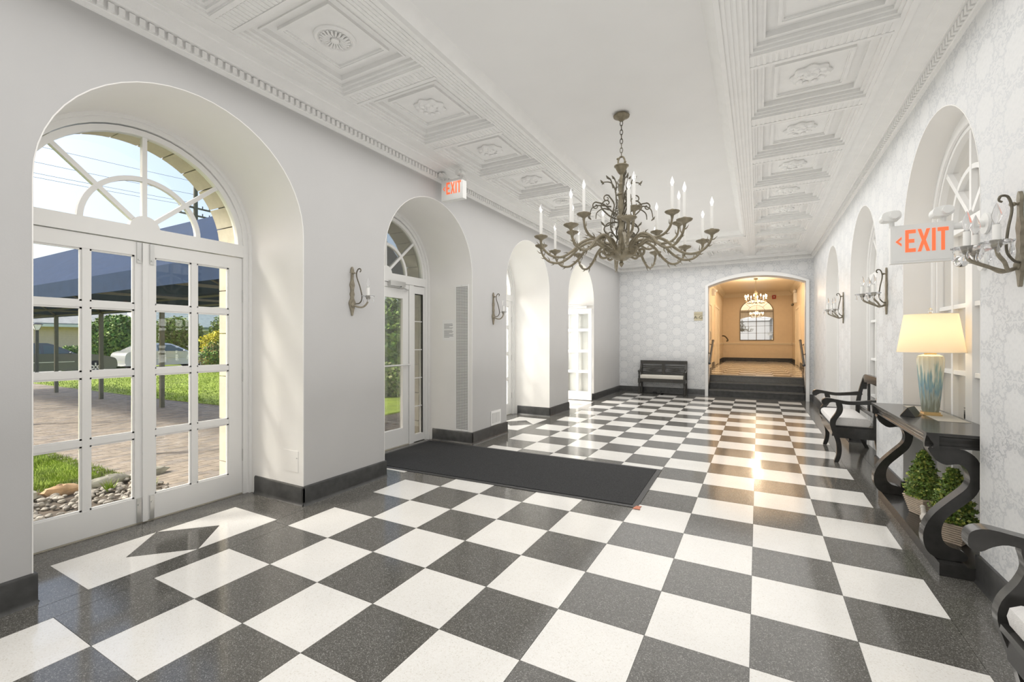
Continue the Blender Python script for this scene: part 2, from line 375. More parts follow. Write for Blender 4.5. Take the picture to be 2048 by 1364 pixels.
# ------------------------------------------------------------------ floor
fb = MB(); fb.box(-2.75, 3.25, YN, YF + 0.02, -0.2, -0.004)
floor = fb.build('floor', 'terrazzo_black', smooth=False, kind='structure')
g = 0.0012
tw = MB().box(g, T - g, g, TA - g, -0.006, 0.0); td = MB().box(g, T - g, g, TA - g, -0.006, 0.0)
tW = tD = None
cells = []
for i in range(-3, 6):
    for j in range(-7, 24):
        cells.append((i, j))
cells.sort(key=lambda q: (q[0] * T - 1.83) ** 2 + (q[1] * TA + 1.78) ** 2)
for i, j in cells:
    w = (i + j) % 2 == 0
    loc = (i * T, j * TA, 0)
    if w:
        if tW is None: tW = tw.build('tile', 'terrazzo_white', floor, False); tW.location = loc
        else: inst(tW, 'tile', loc, floor)
    else:
        if tD is None: tD = td.build('tile', 'terrazzo_black', floor, False); tD.location = loc
        else: inst(tD, 'tile', loc, floor)
# dark border slabs round the field
y0f, y1f = -7 * TA, 24 * TA
for nm, x0, x1 in (('border_slab', -1.533, -3 * T), ('border_slab', 6 * T, XR - 0.01)):
    yy = y0f
    while yy < y1f - 0.1:
        MB().box(x0 + g, x1 - g, yy + g, min(yy + 4 * TA, y1f) - g, -0.006, 0).build(nm, 'terrazzo_black', floor, False); yy += 4 * TA
pv = YN
for c in LC[1:] + [YF + LR]:
    MB().box(XL - .01, -1.533, pv, c - LR - g, -0.006, 0).build('border_slab', 'terrazzo_black', floor, False); pv = c + LR + g
for c in RC[1:]: MB().box(XR - .01 + g, XR + .255, c - RR, c + RR, -0.006, 0).build('border_slab', 'terrazzo_black', floor, False)
for x0 in (-1.533, -0.45, 0.7, 1.85):
    MB().box(x0 + g, min(x0 + 1.15, XR - .01) - g, y1f + g, YF, -0.006, 0).build('border_slab', 'terrazzo_black', floor, False)
# rectangle with a dark lozenge before each arched door
for c in LC[1:]:
    cy = c - 0.05; xa, xb, ya, yb = -2.10, -1.535, cy - 0.575, cy + 0.575; xm = (xa + xb) / 2; h = 0.295
    for sgn in (-1, 1):
        q = [(xa, cy), (xm, cy + sgn * h), (xb, cy), (xb, cy + sgn * .575), (xa, cy + sgn * .575)]
        MB().prism([(xa, cy + sgn * .575), (xa, cy + sgn * .004), (xm, cy + sgn * h), (xb, cy + sgn * .004), (xb, cy + sgn * .575)], 'z', -0.006, 0.0).build('inlay_slab', 'terrazzo_white', floor, False)
    MB().prism([(xa, cy), (xm, cy + h - g * 2), (xb, cy), (xm, cy - h + g * 2)], 'z', -0.006, 0.0).build('lozenge_slab', 'terrazzo_black', floor, False)
    MB().box(XL - 1.1, xa - g, c - LR, c + LR, -0.006, 0).build('border_slab', 'terrazzo_black', floor, False)
    for (ya_, yb_) in ((c - LR, ya - g), (yb + g, c + LR)): MB().box(xa, xb, ya_, yb_, -0.006, 0).build('border_slab', 'terrazzo_black', floor, False)

# ------------------------------------------------------------------ left wall
XO = -2.75
poly = [(YN, 0)]
for c in LC[1:]: poly += open_path(c, LR, SPR, 0.0)
poly += [(YF + 0.3, 0), (YF + 0.3, 3.75), (YN, 3.75)]
wl_ = MB().prism(poly, 'x', XO, XL).build('wall_left', 'wall_paint', kind='structure')
for c in LC[1:]:
    MB().prism(band(c, LR - 0.004, LR + 0.002, SPR, 0.0), 'x', -2.46, XL + 0.0015).build('arch_reveal', 'reveal_paint', wl_)
    # pale stone blocks of the outer reveal
    R0 = LR - 0.075
    nb = 13
    for k in range(nb):
        a0 = PI * k / nb + 0.006; a1 = PI * (k + 1) / nb - 0.006
        MB().prism(arc(c, SPR, R0, a0, a1, 4) + arc(c, SPR, LR - 0.004, a1, a0, 4), 'x', XO - 0.02, -2.50).build('stone_block', 'stone_out', wl_, False)
    for s_ in (-1, 1):
        zz = -0.15
        for k in range(6):
            h = (SPR + 0.15) / 6
            ya_, yb_ = sorted((c + s_ * R0, c + s_ * (LR - 0.004)))
            MB().box(XO - 0.02, -2.50, ya_, yb_, zz + 0.004, zz + h - 0.004).build('stone_block', 'stone_out', wl_, False); zz += h
def baseboard(name, segs):     # segs: list of ((x0,y0),(x1,y1)) with the room on the left of the direction
    bb = MB()
    for (ax, ay), (bx, by) in segs:
        d = Vector((bx - ax, by - ay, 0)); L = d.length; d.normalize(); nrm = Vector((-d.y, d.x, 0))
        prof = [(0, 0), (0.03, 0), (0.022, 0.012), (0.018, 0.03), (0.018, 0.150), (0.013, 0.162), (0, 0.165)]
        b0 = len(bb.v); bb.prism(prof, 'y', 0.0, L)
        Mx = Matrix(((nrm.x, d.x, 0, ax), (nrm.y, d.y, 0, ay), (0, 0, 1, 0), (0, 0, 0, 1)))
        bb.xf(Mx, b0)
    return bb.build(name, 'base_black', kind='structure')
segs = []
prev = YN
for c in LC[1:]:
    segs += [((XL, c - LR + 0.018), (XL, prev))]
    segs += [((XL, c - LR), (-2.30, c - LR))[::-1], ]
    segs += [((XL + 0.018, c + LR), (-2.30, c + LR))]
    prev = c + LR - 0.018
segs += [((XL, YF), (XL, prev))]
baseboard('baseboard_left', segs)

# ------------------------------------------------------------------ right wall with mirrored niches
polyr = [(YN, 0)]
for c in RC[1:]: polyr += open_path(c, RR, SPR - 0.02, 0.0)
polyr += [(YF + 0.3, 0), (YF + 0.3, 3.75), (YN, 3.75)]
wr_ = MB().prism(polyr, 'x', XR, XR + 0.26).build('wall_right', 'damask', kind='structure')
MB().box(XR + 0.262, XR + 0.34, YN, YF + .3, 0, 3.75).build('wall_backing', 'wall_paint', wr_, False)
for c in RC[1:]:
    MB().prism(band(c, RR - 0.004, RR + 0.002, SPR - 0.02, 0.0), 'x', XR - 0.0015, XR + 0.259).build('arch_reveal', 'reveal_paint', wr_)
segs = []; prev = YN
for c in RC[1:]:
    segs += [((XR, prev), (XR, c - RR + 0.018)), ((XR - 0.018, c - RR), (XR + 0.22, c - RR)), ((XR + 0.22, c + RR), (XR - 0.018, c + RR))]
    prev = c + RR - 0.018
segs += [((XR, prev), (XR, YF))]
baseboard('baseboard_right', segs)
def niche_window(name, c):
    r = struct_root(name, (XR + 0.24, c, 0)); S = SPR - 0.02
    x0, x1 = XR + 0.205, XR + 0.255
    MB().prism(band(c, RR - 0.075, RR - 0.004, S, 0.0), 'x', XR + 0.185, x1).build('casing', 'white_trim', r)
    MB().prism(band(c, RR - 0.115, RR - 0.078, S, 0.0), 'x', XR + 0.170, x1).build('casing_bead', 'white_trim', r)
    MB().prism(band(c, RR - 0.150, RR - 0.118, S, 0.0), 'x', XR + 0.190, x1).build('inner_frame', 'white_trim', r)
    gr = RR - 0.151
    # transom bar, bottom rail, meeting stile
    MB().box(XR + 0.185, x1, c - gr, c + gr, S - 0.06, S + 0.02).build('transom_bar', 'white_trim', r, False)
    MB().box(XR + 0.195, x1, c - gr, c + gr, 0.0, 0.20).build('bottom_rail', 'white_trim', r, False)
    MB().box(XR + 0.190, x1, c - 0.06, c + 0.06, 0.2, S - 0.06).build('meeting_stile', 'white_trim', r, False)
    zs = [0.2, 0.69, 1.18, 1.69, S - 0.06]
    w = gr - 0.06
    for s_ in (-1, 1):
        ym = c + s_ * (0.06 + w / 2)
        MB().box(XR + 0.20, x1, ym - 0.018, ym + 0.018, 0.2, S - 0.06).build('muntin', 'white_trim', r, False)
        for z in zs[1:4]:
            ya_, yb_ = sorted((c + s_ * 0.06, c + s_ * gr))
            MB().box(XR + 0.203, x1, ya_, yb_, z - 0.016, z + 0.016).build('muntin', 'white_trim', r, False)
        for k in range(4):
            for h in (0, 1):
                ya_ = 0.06 + h * w / 2; ya_, yb_ = sorted((c + s_ * (ya_ + 0.005), c + s_ * (ya_ + w / 2 - 0.005)))
                MB().box(XR + 0.232, XR + 0.24, ya_, yb_, zs[k] + 0.003, zs[k + 1] - 0.003).build('mirror_pane', 'mirror', r, False)
    # fan light: three rays, one inner arc
    for a in (45, 90, 135):
        a = math.radians(a); d = (math.cos(a), math.sin(a)); p = (-d[1] * 0.018, d[0] * 0.018)
        q = [(c + d[0] * 0.05 + p[0], S + .02 + d[1] * 0.05 + p[1]), (c + d[0] * (gr + .01) + p[0], S + d[1] * (gr + .01) + p[1]), (c + d[0] * (gr + .01) - p[0], S + d[1] * (gr + .01) - p[1]), (c + d[0] * 0.05 - p[0], S + .02 + d[1] * 0.05 - p[1])]
        MB().prism(q, 'x', XR + 0.198, x1).build('fan_ray', 'white_trim', r, False)
    MB().prism(arc(c, S + .02, 0.375, PI, 0) + arc(c, S + .02, 0.34, 0, PI), 'x', XR + 0.20, x1).build('fan_arc', 'white_trim', r)
    for k in range(4):
        a0, a1 = PI * k / 4, PI * (k + 1) / 4
        MB().prism(arc(c, S + 0.02, gr, a0, a1, 8) + [(c, S + 0.02)], 'x', XR + 0.232, XR + 0.24).build('mirror_pane', 'mirror', r, False)
    return r
for k, c in enumerate(RC[1:]): niche_window('window_%d' % (k + 1), c)

# ------------------------------------------------------------------ front wall behind the camera
MB().box(XO, XR + .34, YN - 0.2, YN, 0, 3.75).build('wall_front', 'wall_paint', kind='structure', smooth=False)

# ------------------------------------------------------------------ end wall with the wide segmental arch
def seg_arch(x0, x1, zs, zt, n=24):      # points from left spring over to right spring
    h = zt - zs; w = (x1 - x0) / 2; R = (w * w + h * h) / (2 * h); cx = (x0 + x1) / 2; cz = zt - R
    a = math.asin(w / R); return [(cx + R * math.sin(-a + 2 * a * i / n), cz + R * math.cos(-a + 2 * a * i / n)) for i in range(n + 1)]
AX0, AX1 = 0.70, 2.83
pf = [(XL, 0), (AX0, 0)] + seg_arch(AX0, AX1, 2.84, 3.05) + [(AX1, 0), (XR, 0), (XR, 3.75), (XL, 3.75)]
wb = MB().prism(pf, 'y', YF, YF + 0.35).build('wall_back', 'damask', kind='structure')
MB().prism([(AX0, 0)] + seg_arch(AX0, AX1, 2.84, 3.05) + [(AX1, 0)] + ([(AX0 + .003, 0)] + seg_arch(AX0 + .003, AX1 - .003, 2.838, 3.046) + [(AX1 - .003, 0)])[::-1], 'y', YF + 0.02, YF + 0.36).build('arch_reveal', 'reveal_paint', wb)
tr = MB()
for (o, d0, d1) in ((0.0, 0.0, 0.025), (0.012, 0.0, 0.05), (0.05, 0.0, 0.035)):
    w_ = 0.075 - o
    outer = [(AX0 - w_, 0.0)] + seg_arch(AX0 - w_, AX1 + w_, 2.86, 3.05 + w_ + 0.02) + [(AX1 + w_, 0.0)]
    inner = [(AX0 + .004, 0.0)] + seg_arch(AX0 + .004, AX1 - .004, 2.838, 3.046) + [(AX1 - .004, 0.0)]
    tr.prism(outer + inner[::-1], 'y', YF - d1, YF + 0.05)
tr.build('trim_1', 'white_trim', kind='structure')
baseboard('baseboard_back', [((AX0 - 0.075, YF), (XL, YF)), ((XR, YF), (AX1 + 0.075, YF))])

# ------------------------------------------------------------------ ceiling
HF, HS, HI, HO, HW = 0.82, 0.935, 1.095, 1.955, 2.085
YC = 8.22                     # far end of the flat field
cb = MB()
cb.box(XC - HF - .02, XC + HF + .02, YN, YC + .02, ZF, ZF + 0.1)
cb.box(XL - .1, XR + .1, YN, YF + .2, ZF + 0.10, ZF + 0.2)
ceil = cb.build('ceiling', 'ceil_paint', kind='structure', smooth=False)
# crown round the flat field and reeded soffit bands
def crown(side):
    s_ = side
    prof = [(HF - .03, ZF + .005), (HF, ZF), (HF + .012, ZF - .02), (HF + 0.035, ZF - 0.05), (HF + .075, ZF - .072), (HF + .08, ZS - .008), (HS, ZS - 0.008), (HS, ZF + .1), (HF - .03, ZF + .1)]
    return MB().prism([(XC + s_ * p, z) for p, z in prof], 'y', YN, YC + 0.11)
for s_ in (-1, 1):
    crown(s_).build('crown_moulding', 'plaster', ceil)
    b_ = MB(); b_.box(*sorted((XC + s_ * HS, XC + s_ * HI)), YN, YF, ZS, ZF + .1)
    for q in range(5):
        x = XC + s_ * (HS + 0.02 + q * 0.032); b_.box(x - 0.009, x + 0.009, YN, YF - .2, ZS - 0.006, ZS + .01)
    b_.build('soffit_band', 'plaster', ceil, False)
    b_ = MB(); b_.box(*sorted((XC + s_ * HO, XC + s_ * (HW + .05))), YN, YF, ZS, ZF + .1)
    x = XC + s_ * (HO + 0.05); b_.box(x - 0.02, x + 0.02, YN, YF - .2, ZS - 0.008, ZS + .01)
    b_.build('soffit_band', 'plaster', ceil, False)
prof = [(YC - .03, ZF + .005), (YC, ZF), (YC + .012, ZF - .02), (YC + 0.035, ZF - 0.05), (YC + .075, ZF - .072), (YC + .08, ZS - .008), (YC + 0.115, ZS - .008), (YC + 0.115, ZF + .1), (YC - .03, ZF + .1)]
MB().prism(prof, 'x', XC - HS, XC + HS).build('crown_moulding', 'plaster', ceil)
# cross beams (each with fine flutes) and coffers
BY0, BP, BW = -0.082, 1.072, 0.095
flat_end = YC + 0.115
bm = MB(); bm.box(0, HO - HI, -BW, BW, 0, ZF + .1 - ZS)
for q in range(22):
    x = 0.02 + q * (HO - HI - .04) / 21; bm.box(x - 0.010, x + 0.010, -0.055, 0.055, -0.006, 0.002)
for q in (-1, 1): bm.box(0, HO - HI, q * 0.075 - .016, q * 0.075 + .016, -0.008, 0.002)
BSRC = None; CSRC = None; RS = []
L2, W2 = (BP - 2 * BW) / 2, (HO - HI) / 2
def coffer_mesh(W2, L2):
    c = MB(); z = 0
    def ring(a, b, z0, z1):       # flat frame between inset a and inset b
        for (x0, x1, y0, y1) in ((-W2 + a, W2 - a, -L2 + a, -L2 + b), (-W2 + a, W2 - a, L2 - b, L2 - a), (-W2 + a, -W2 + b, -L2 + b, L2 - b), (W2 - b, W2 - a, -L2 + b, L2 - b)):
            c.box(x0, x1, y0, y1, z0, z1)
    c.box(-W2, W2, -L2, L2, 0.085, 0.11)
    ring(0.0, 0.022, 0.012, 0.1); ring(0.022, 0.045, 0.032, 0.1); ring(0.045, 0.085, 0.055, 0.1); ring(0.085, 0.10, 0.045, 0.1)
    ring(0.17, 0.195, 0.062, 0.1); ring(0.195, 0.205, 0.07, 0.1)
    return c
def rosette(kind):
    m = MB()
    if kind == 0:                # round ribbed medallion
        m.lathe([(0.145, 0.088), (0.145, 0.075), (0.135, 0.066), (0.122, 0.066), (0.115, 0.076), (0.11, 0.07), (0.105, 0.078), (0.03, 0.08), (0.028, 0.06), (0.012, 0.056), (0.0005, 0.055)], n=36)
        for k in range(20):
            a = 2 * PI * k / 20; m.tube([(0.035 * math.cos(a), 0.035 * math.sin(a), 0.072), (0.075 * math.cos(a), 0.075 * math.sin(a), 0.064), (0.103 * math.cos(a), 0.103 * math.sin(a), 0.074)], [0.004, 0.009, 0.007], 6)
    else:                        # lobed flower
        m.lathe([(0.132, 0.088), (0.138, 0.07), (0.12, 0.052), (0.085, 0.05), (0.07, 0.06), (0.045, 0.058), (0.03, 0.044), (0.0005, 0.04)], n=48, lobe=8, amp=0.09)
        for k in range(8):
            a = 2 * PI * (k + .5) / 8; m.ball((0.085 * math.cos(a), 0.085 * math.sin(a), 0.052), (0.026, 0.026, 0.012), 8, 6)
    return m
for k in range(-4, 11):
    yb_ = BY0 + BP * k
    sides = [(XC + HI, 0), (XC - HO, 0)]
    for x, _ in sides:
        if BSRC is None: BSRC = bm.build('ceiling_beam', 'plaster', ceil, False); BSRC.location = (x, yb_, ZS)
        else: inst(BSRC, 'ceiling_beam', (x, yb_, ZS), ceil)
    if k == 10: break
    yc_ = yb_ + BP / 2
    if YN < yb_:
        for si, x in enumerate((XC + (HI + HO) / 2, XC - (HI + HO) / 2)):
            if CSRC is None: CSRC = coffer_mesh(W2, L2).build('coffer_panel', 'plaster', ceil, False); CSRC.location = (x, yc_, ZS); cp = CSRC
            else: cp = inst(CSRC, 'coffer_panel', (x, yc_, ZS), ceil)
            kind = 0 if (si == 1 and k in (0, 4)) else 1
            while len(RS) < 2: RS.append(None)
            if RS[kind] is None: RS[kind] = rosette(kind).build('rosette', 'plaster', None); RS[kind].parent = cp
            else: inst(RS[kind], 'rosette', (0, 0, 0), cp)
# far cross strip of coffers between the two long strips
W3 = (2 * HS - 0.16 * 2) / 4
MB().box(XC - HS, XC + HS, flat_end, 8.59, ZS, ZF + .1).build('soffit_band', 'plaster', ceil, False)
C3 = coffer_mesh(W3, L2)
C3o = None
for k in (8, 9):
    yc_ = BY0 + BP * k + BP / 2
    for x in (XC - W3 - 0.08, XC + W3 + 0.08):
        if C3o is None: C3o = C3.build('coffer_panel', 'plaster', ceil, False); C3o.location = (x, yc_, ZS); cp = C3o
        else: cp = inst(C3o, 'coffer_panel', (x, yc_, ZS), ceil)
        inst(RS[1], 'rosette', (0, 0, 0), cp)
    for x0, x1 in ((XC - HS, XC - HS + .08), (XC - .08, XC + .08), (XC + HS - .08, XC + HS)):
        MB().box(x0, x1, yc_ - L2, yc_ + L2, ZS, ZF + .1).build('ceiling_beam', 'plaster', ceil, False)
    MB().box(XC - HS, XC + HS, yc_ + L2, yc_ + L2 + 2 * BW, ZS, ZF + .1).build('ceiling_beam', 'plaster', ceil, False)
MB().box(XL, XR, BY0 + BP * 10 + BW - .02, YF, ZS, ZF + .1).build('soffit_band', 'plaster', ceil, False)
# cornices with dentils
def cornice(name):
    prof = [(0, 3.375), (0.012, 3.378), (0.014, 3.402), (0.022, 3.406), (0.022, 3.462), (0.055, 3.466), (0.058, 3.478), (0.085, 3.483), (0.115, 3.497), (0.15, 3.503), (0.155, 3.512), (0.185, 3.516), (0.19, 3.535), (0, 3.535)]
    return prof
P_ = cornice('')
tl = MB().prism([(XL + d, z) for d, z in P_], 'y', YN, YF).build('trim_2', 'plaster', kind='structure')
tr_ = MB().prism([(XR - d, z) for d, z in P_], 'y', YN, YF).build('trim_3', 'plaster', kind='structure')
tb = MB().prism([(YF - d, z) for d, z in P_], 'x', XL, XR).build('trim_4', 'plaster', kind='structure')
dn = MB().box(0, 0.022, -0.015, 0.015, 3.410, 3.456)
DL = None
def dentil_row(par, x, sg, y0, y1, near):
    global DL
    rest = MB(); y = y0
    while y < y1:
        if near[0] <= y <= near[1]:
            if DL is None: DL = dn.build('dentil', 'plaster', par, False); DL.location = (x if sg > 0 else x - 0.022, y, 0)
            else: inst(DL, 'dentil', (x if sg > 0 else x - 0.022, y, 0), par)
        else: rest.box(*sorted((x, x + sg * 0.022)), y - 0.015, y + 0.015, 3.410, 3.456)
        y += 0.052
    rest.build('dentil_run', 'plaster', par, False, kind='stuff')
dentil_row(tl, XL + 0.022, 1, -1.6, YF - .05, (-1.1, 3.2))
dentil_row(tr_, XR - 0.022, -1, -1.6, YF - .05, (1.4, 5.0))
rest = MB(); x = XL + .05
while x < XR - .05: rest.box(x - .015, x + .015, YF - .044, YF - .022, 3.410, 3.456); x += 0.052
rest.build('dentil_run', 'plaster', tb, False, kind='stuff')

# ------------------------------------------------------------------ arched door sets on the left
XD = -2.40
DH, LW = 2.195, 0.755
def leaf(parent, c, side, opened=False):
    """french leaf hinged at the outer jamb; side +1 is the leaf nearer the far end"""
    hy = c + side * 0.757
    root = bpy.data.objects.new('door_leaf', None)
    fr = MB(); t = lambda a, b: sorted((-side * a, -side * b))
    fr.box(-0.045, 0, *t(0, 0.115), 0.010, DH); fr.box(-0.045, 0, *t(0.69, LW), 0.010, DH)
    fr.box(-0.045, 0, *t(0.115, 0.69), 0.010, 0.20); fr.box(-0.045, 0, *t(0.115, 0.69), 2.09, DH)
    lf = fr.build('door_leaf', 'white_trim', None, False); lf.parent = parent
    lf.location = Vector((XD, hy, 0)) - ORIG[parent]
    if opened: lf.rotation_euler = (0, 0, side * PI / 2)
    ORIG[lf] = Vector((0, 0, 0))
    zs = [0.20, 0.69, 1.18, 1.69, 2.09]; ts = [0.115, 0.4025, 0.69]
    MB().box(-0.040, -0.004, *t(0.3815, 0.4235), 0.2, 2.09).build('muntin', 'white_trim', lf, False)
    for z in zs[1:4]: MB().box(-0.038, -0.006, *t(0.115, 0.69), z - 0.021, z + 0.021).build('muntin', 'white_trim', lf, False)
    for k in range(4):
        for h in range(2):
            MB().box(-0.024, -0.020, *t(ts[h] + 0.004, ts[h + 1] - 0.004), zs[k] + 0.004, zs[k + 1] - 0.004).build('glass_pane', 'pane_glass', lf, False)
    # bead round every light
    bd = MB()
    for k in range(4):
        for h in range(2):
            a = ts[h] + (0.021 if h else 0); b_ = ts[h + 1] - (0.021 if not h else 0); z0 = zs[k] + (0.021 if k else 0); z1 = zs[k + 1] - (0.021 if k < 3 else 0)
            for q in ((a, a + 0.012, z0, z1), (b_ - 0.012, b_, z0, z1), (a, b_, z0, z0 + 0.012), (a, b_, z1 - 0.012, z1)):
                bd.box(-0.030, -0.012, *t(q[0], q[1]), q[2], q[3])
    bd.build('glazing_bead', 'white_trim', lf, False)
    for z in (0.36, 1.10, 1.84):
        h = MB(); h.tube([(0.006, side * 0.006, z - 0.055), (0.006, side * 0.006, z + 0.055)], 0.008, 8); h.box(-0.02, 0.004, *sorted((0, side * 0.012)), z - .05, z + .05)
        h.build('hinge', 'steel', lf)
    for z0, z1 in ((0.012, 0.20), (2.03, DH - .005)):
        h = MB(); h.box(0.0, 0.010, *t(0.70, 0.728), z0, z1)
        zc = z1 - 0.05 if z0 < 1 else z0 + 0.03
        h.tube([(0.010, -side * 0.714, zc), (0.018, -side * 0.714, zc)], 0.009, 10)
        h.build('flush_bolt', 'steel', lf, False)
    return lf
def fan(r, c, rg=0.72):
    S = 2.305
    MB().prism([(c - 0.76, DH + .006), (c + 0.76, DH + .006), (c + 0.76, S + .01), (c - 0.76, S + .01)], 'x', XD - 0.055, XD + 0.018).build('transom_bar', 'white_trim', r, False)
    MB().prism(band(c, rg, 0.765, S, S), 'x', XD - 0.05, XD + 0.005).build('fan_frame', 'white_trim', r)
    MB().prism(arc(c, S, 0.10, PI, 0, 16), 'x', XD - 0.05, XD + 0.006).build('fan_hub', 'white_trim', r)
    for a in (42, 90, 138):
        a = math.radians(a); d = (math.cos(a), math.sin(a)); p = (-d[1] * 0.016, d[0] * 0.016)
        q = [(c + d[0] * 0.08 + p[0], S + d[1] * 0.08 + p[1]), (c + d[0] * (rg + .01) + p[0], S + d[1] * (rg + .01) + p[1]), (c + d[0] * (rg + .01) - p[0], S + d[1] * (rg + .01) - p[1]), (c + d[0] * 0.08 - p[0], S + d[1] * 0.08 - p[1])]
        MB().prism(q, 'x', XD - 0.045, XD - 0.005).build('fan_ray', 'white_trim', r, False)
    MB().prism(arc(c, S, 0.405, PI, 0) + arc(c, S, 0.370, 0, PI), 'x', XD - 0.043, XD - 0.006).build('fan_arc', 'white_trim', r)
    an = [0, 42, 90, 138, 180]
    for k in range(4):
        a0, a1 = math.radians(an[k]), math.radians(an[k + 1])
        MB().prism(arc(c, S, 0.375, a0, a1, 8) + arc(c, S, 0.09, a1, a0, 4), 'x', XD - 0.026, XD - 0.022).build('glass_pane', 'pane_glass', r, False)
        MB().prism(arc(c, S, rg + .002, a0, a1, 10) + arc(c, S, 0.40, a1, a0, 8), 'x', XD - 0.026, XD - 0.022).build('glass_pane', 'pane_glass', r, False)
def casing(r, c):
    MB().prism(band(c, 0.760, 0.827, SPR, 0.0), 'x', XD - 0.09, XD + 0.02).build('casing', 'white_trim', r)
    MB().prism(band(c, 0.800, 0.826, SPR, 0.0), 'x', XD - 0.09, XD + 0.045).build('casing_bead', 'white_trim', r)
    MB().box(-2.76, XD + 0.0, c - 0.76, c + 0.76, -0.02, 0.008).build('threshold', 'stone_out', r, False)
for n_, (c, op) in enumerate(((LC[1], False), (LC[3], False), (LC[4], True))):
    r = struct_root('door_%d' % (1 if n_ == 0 else n_ + 2), (XD, c, 0))
    casing(r, c); fan(r, c)
    leaf(r, c, -1); leaf(r, c, 1, op)
    if not op: MB().box(XD - .002, XD + 0.016, c - 0.022, c + 0.012, 0.01, DH - .005).build('astragal', 'white_trim', r, False)
    else:
        cl = MB(); cl.box(-2.0, -1.76, c + 0.685, c + 0.735, 2.205, 2.26); cl.tube([(-1.80, c + .70, 2.215), (-1.95, c + .60, 2.22), (-2.2, c + .68, 2.225)], 0.008, 6)
        cl.build('door_closer', 'sign_white', r)
# white lining board behind the opened leaf head
MB().box(-2.40, XL - 0.005, LC[4] + LR - 0.03, LC[4] + LR - 0.004, 2.275, 2.30).build('trim_5', 'white_trim', kind='structure', smooth=False)
# entrance: single-light door with side lights
c = LC[2]; r = struct_root('door_2', (XD, c, 0)); casing(r, c); fan(r, c)
ym = [c - 0.76, c - 0.53, c - 0.44, c + 0.43, c + 0.52, c + 0.76]
for a, b_ in ((ym[1], ym[2]), (ym[3], ym[4])): MB().box(XD - 0.06, XD + 0.01, a, b_, 0, DH + .004).build('mullion', 'white_trim', r, False)
for a, b_ in ((ym[0], ym[1]), (ym[4], ym[5])):
    f = MB(); f.box(XD - 0.05, XD, a, b_, 0, 0.11); f.box(XD - 0.05, XD, a, b_, 2.09, DH); f.box(XD - .05, XD, a, a + 0.03, 0.11, 2.09); f.box(XD - .05, XD, b_ - 0.03, b_, 0.11, 2.09)
    f.build('side_light_frame', 'white_trim', r, False)
    MB().box(XD - 0.028, XD - 0.024, a + .03, b_ - .03, 0.11, 2.09).build('glass_pane', 'pane_glass', r, False)
    for z in (0.50, 0.90, 1.30, 1.70): MB().box(XD - 0.034, XD - 0.016, a + .03, b_ - .03, z - 0.006, z + 0.006).build('muntin', 'white_trim', r, False)
    gk = MB(); gk.box(XD - .03, XD - .004, b_ - 0.036, b_ - 0.030, .11, 2.09); gk.box(XD - .03, XD - .004, a + .03, b_ - .03, 2.082, 2.09); gk.build('gasket', 'dark_gap', r, False)
d0, d1 = ym[2] + 0.006, ym[3] - 0.006
f = MB(); f.box(XD - .05, XD - .004, d0, d0 + 0.11, 0.012, 2.13); f.box(XD - .05, XD - .004, d1 - 0.11, d1, 0.012, 2.13); f.box(XD - .05, XD - .004, d0 + .11, d1 - .11, 0.012, 0.24); f.box(XD - .05, XD - .004, d0 + .11, d1 - .11, 2.0, 2.13)
lf = f.build('door_leaf', 'white_trim', r, False)
MB().box(XD - 0.03, XD - 0.025, d0 + .1, d1 - .1, 0.235, 2.005).build('glass_pane', 'pane_glass', lf, False)
MB().box(XD - 0.06, XD + 0.0, ym[2], ym[3], 2.135, DH + .004).build('door_head', 'white_trim', r, False)
MB().tube([(XD + 0.05, d0 + .03, 1.10), (XD + 0.05, d1 - .03, 1.10)], 0.011, 10).tube([(XD - .01, d1 - .05, 1.10), (XD + .05, d1 - .05, 1.10)], 0.011, 8).build('push_bar', 'sign_white', lf)
h = MB(); h.box(XD, XD + 0.06, c + 0.02, c + 0.30, 2.15, 2.215); h.tube([(XD + .03, c + .25, 2.15), (XD + .16, c + .1, 2.13), (XD + 0.01, c + 0.40, 2.12)], 0.010, 6); h.build('door_closer', 'steel', r, False)

# fittings on the reveals and the wall
yv = LC[2] + LR
t = thing('vent_grille', 'tall narrow white perforated grille in the arch beside the entrance door', 'grille', (-1.78, yv, 0.17))
MB().box(-1.90, -1.675, yv - 0.012, yv - 0.003, 0.17, 2.21).build('grille_frame', 'white_trim', t, False)
h = MB()
for i in range(10):
    for j in range(92):
        x = -1.876 + i * 0.0195; z = 0.20 + j * 0.0216; h.box(x, x + 0.0115, yv - 0.0135, yv - 0.0119, z, z + 0.0125)
h.build('perforations', 'grille_hole', t, False, kind='stuff')
for z in (0.185, 2.195, 0.95):
    MB().tube([(-1.787, yv - .010, z), (-1.787, yv - .016, z)], 0.005, 8).build('screw', 'steel', t)
t = thing('paper_notice', 'white printed paper notice taped to the reveal beside the tall grille', 'notice', (-2.01, yv, 1.43))
MB().box(-2.125, -1.905, yv - 0.006, yv - 0.003, 1.43, 1.725).build('sheet', 'paper', t, False)
h = MB(); rnd = random.Random(3)
for k in range(14):
    z = 1.665 - k * 0.0135 - (0.012 if k > 5 else 0); h.box(-2.095, -2.095 + (0.165 if k not in (3, 9, 13) else 0.10) * rnd.uniform(.85, 1), yv - 0.0065, yv - 0.0058, z - 0.003, z + 0.003)
h.build('printed_lines', 'ink', t, False)
t = thing('floor_register', 'small white louvred wall register above the black baseboard between arches', 'register', (XL, 4.02, 0.175))
MB().box(XL + .001, XL + 0.010, 3.885, 4.165, 0.175, 0.385).build('register_frame', 'white_trim', t, False)
for a in (3.91, 4.03):
    MB().box(XL + .0095, XL + 0.0105, a, a + 0.11, 0.205, 0.355).build('register_opening', 'grille_hole', t, False)
    for k in range(10): MB().box(XL + .0105, XL + 0.014, a + 0.002 + k * 0.011, a + 0.008 + k * 0.011, 0.205, 0.355).build('louvre', 'white_trim', t, False)
ya_ = LC[1] + LR
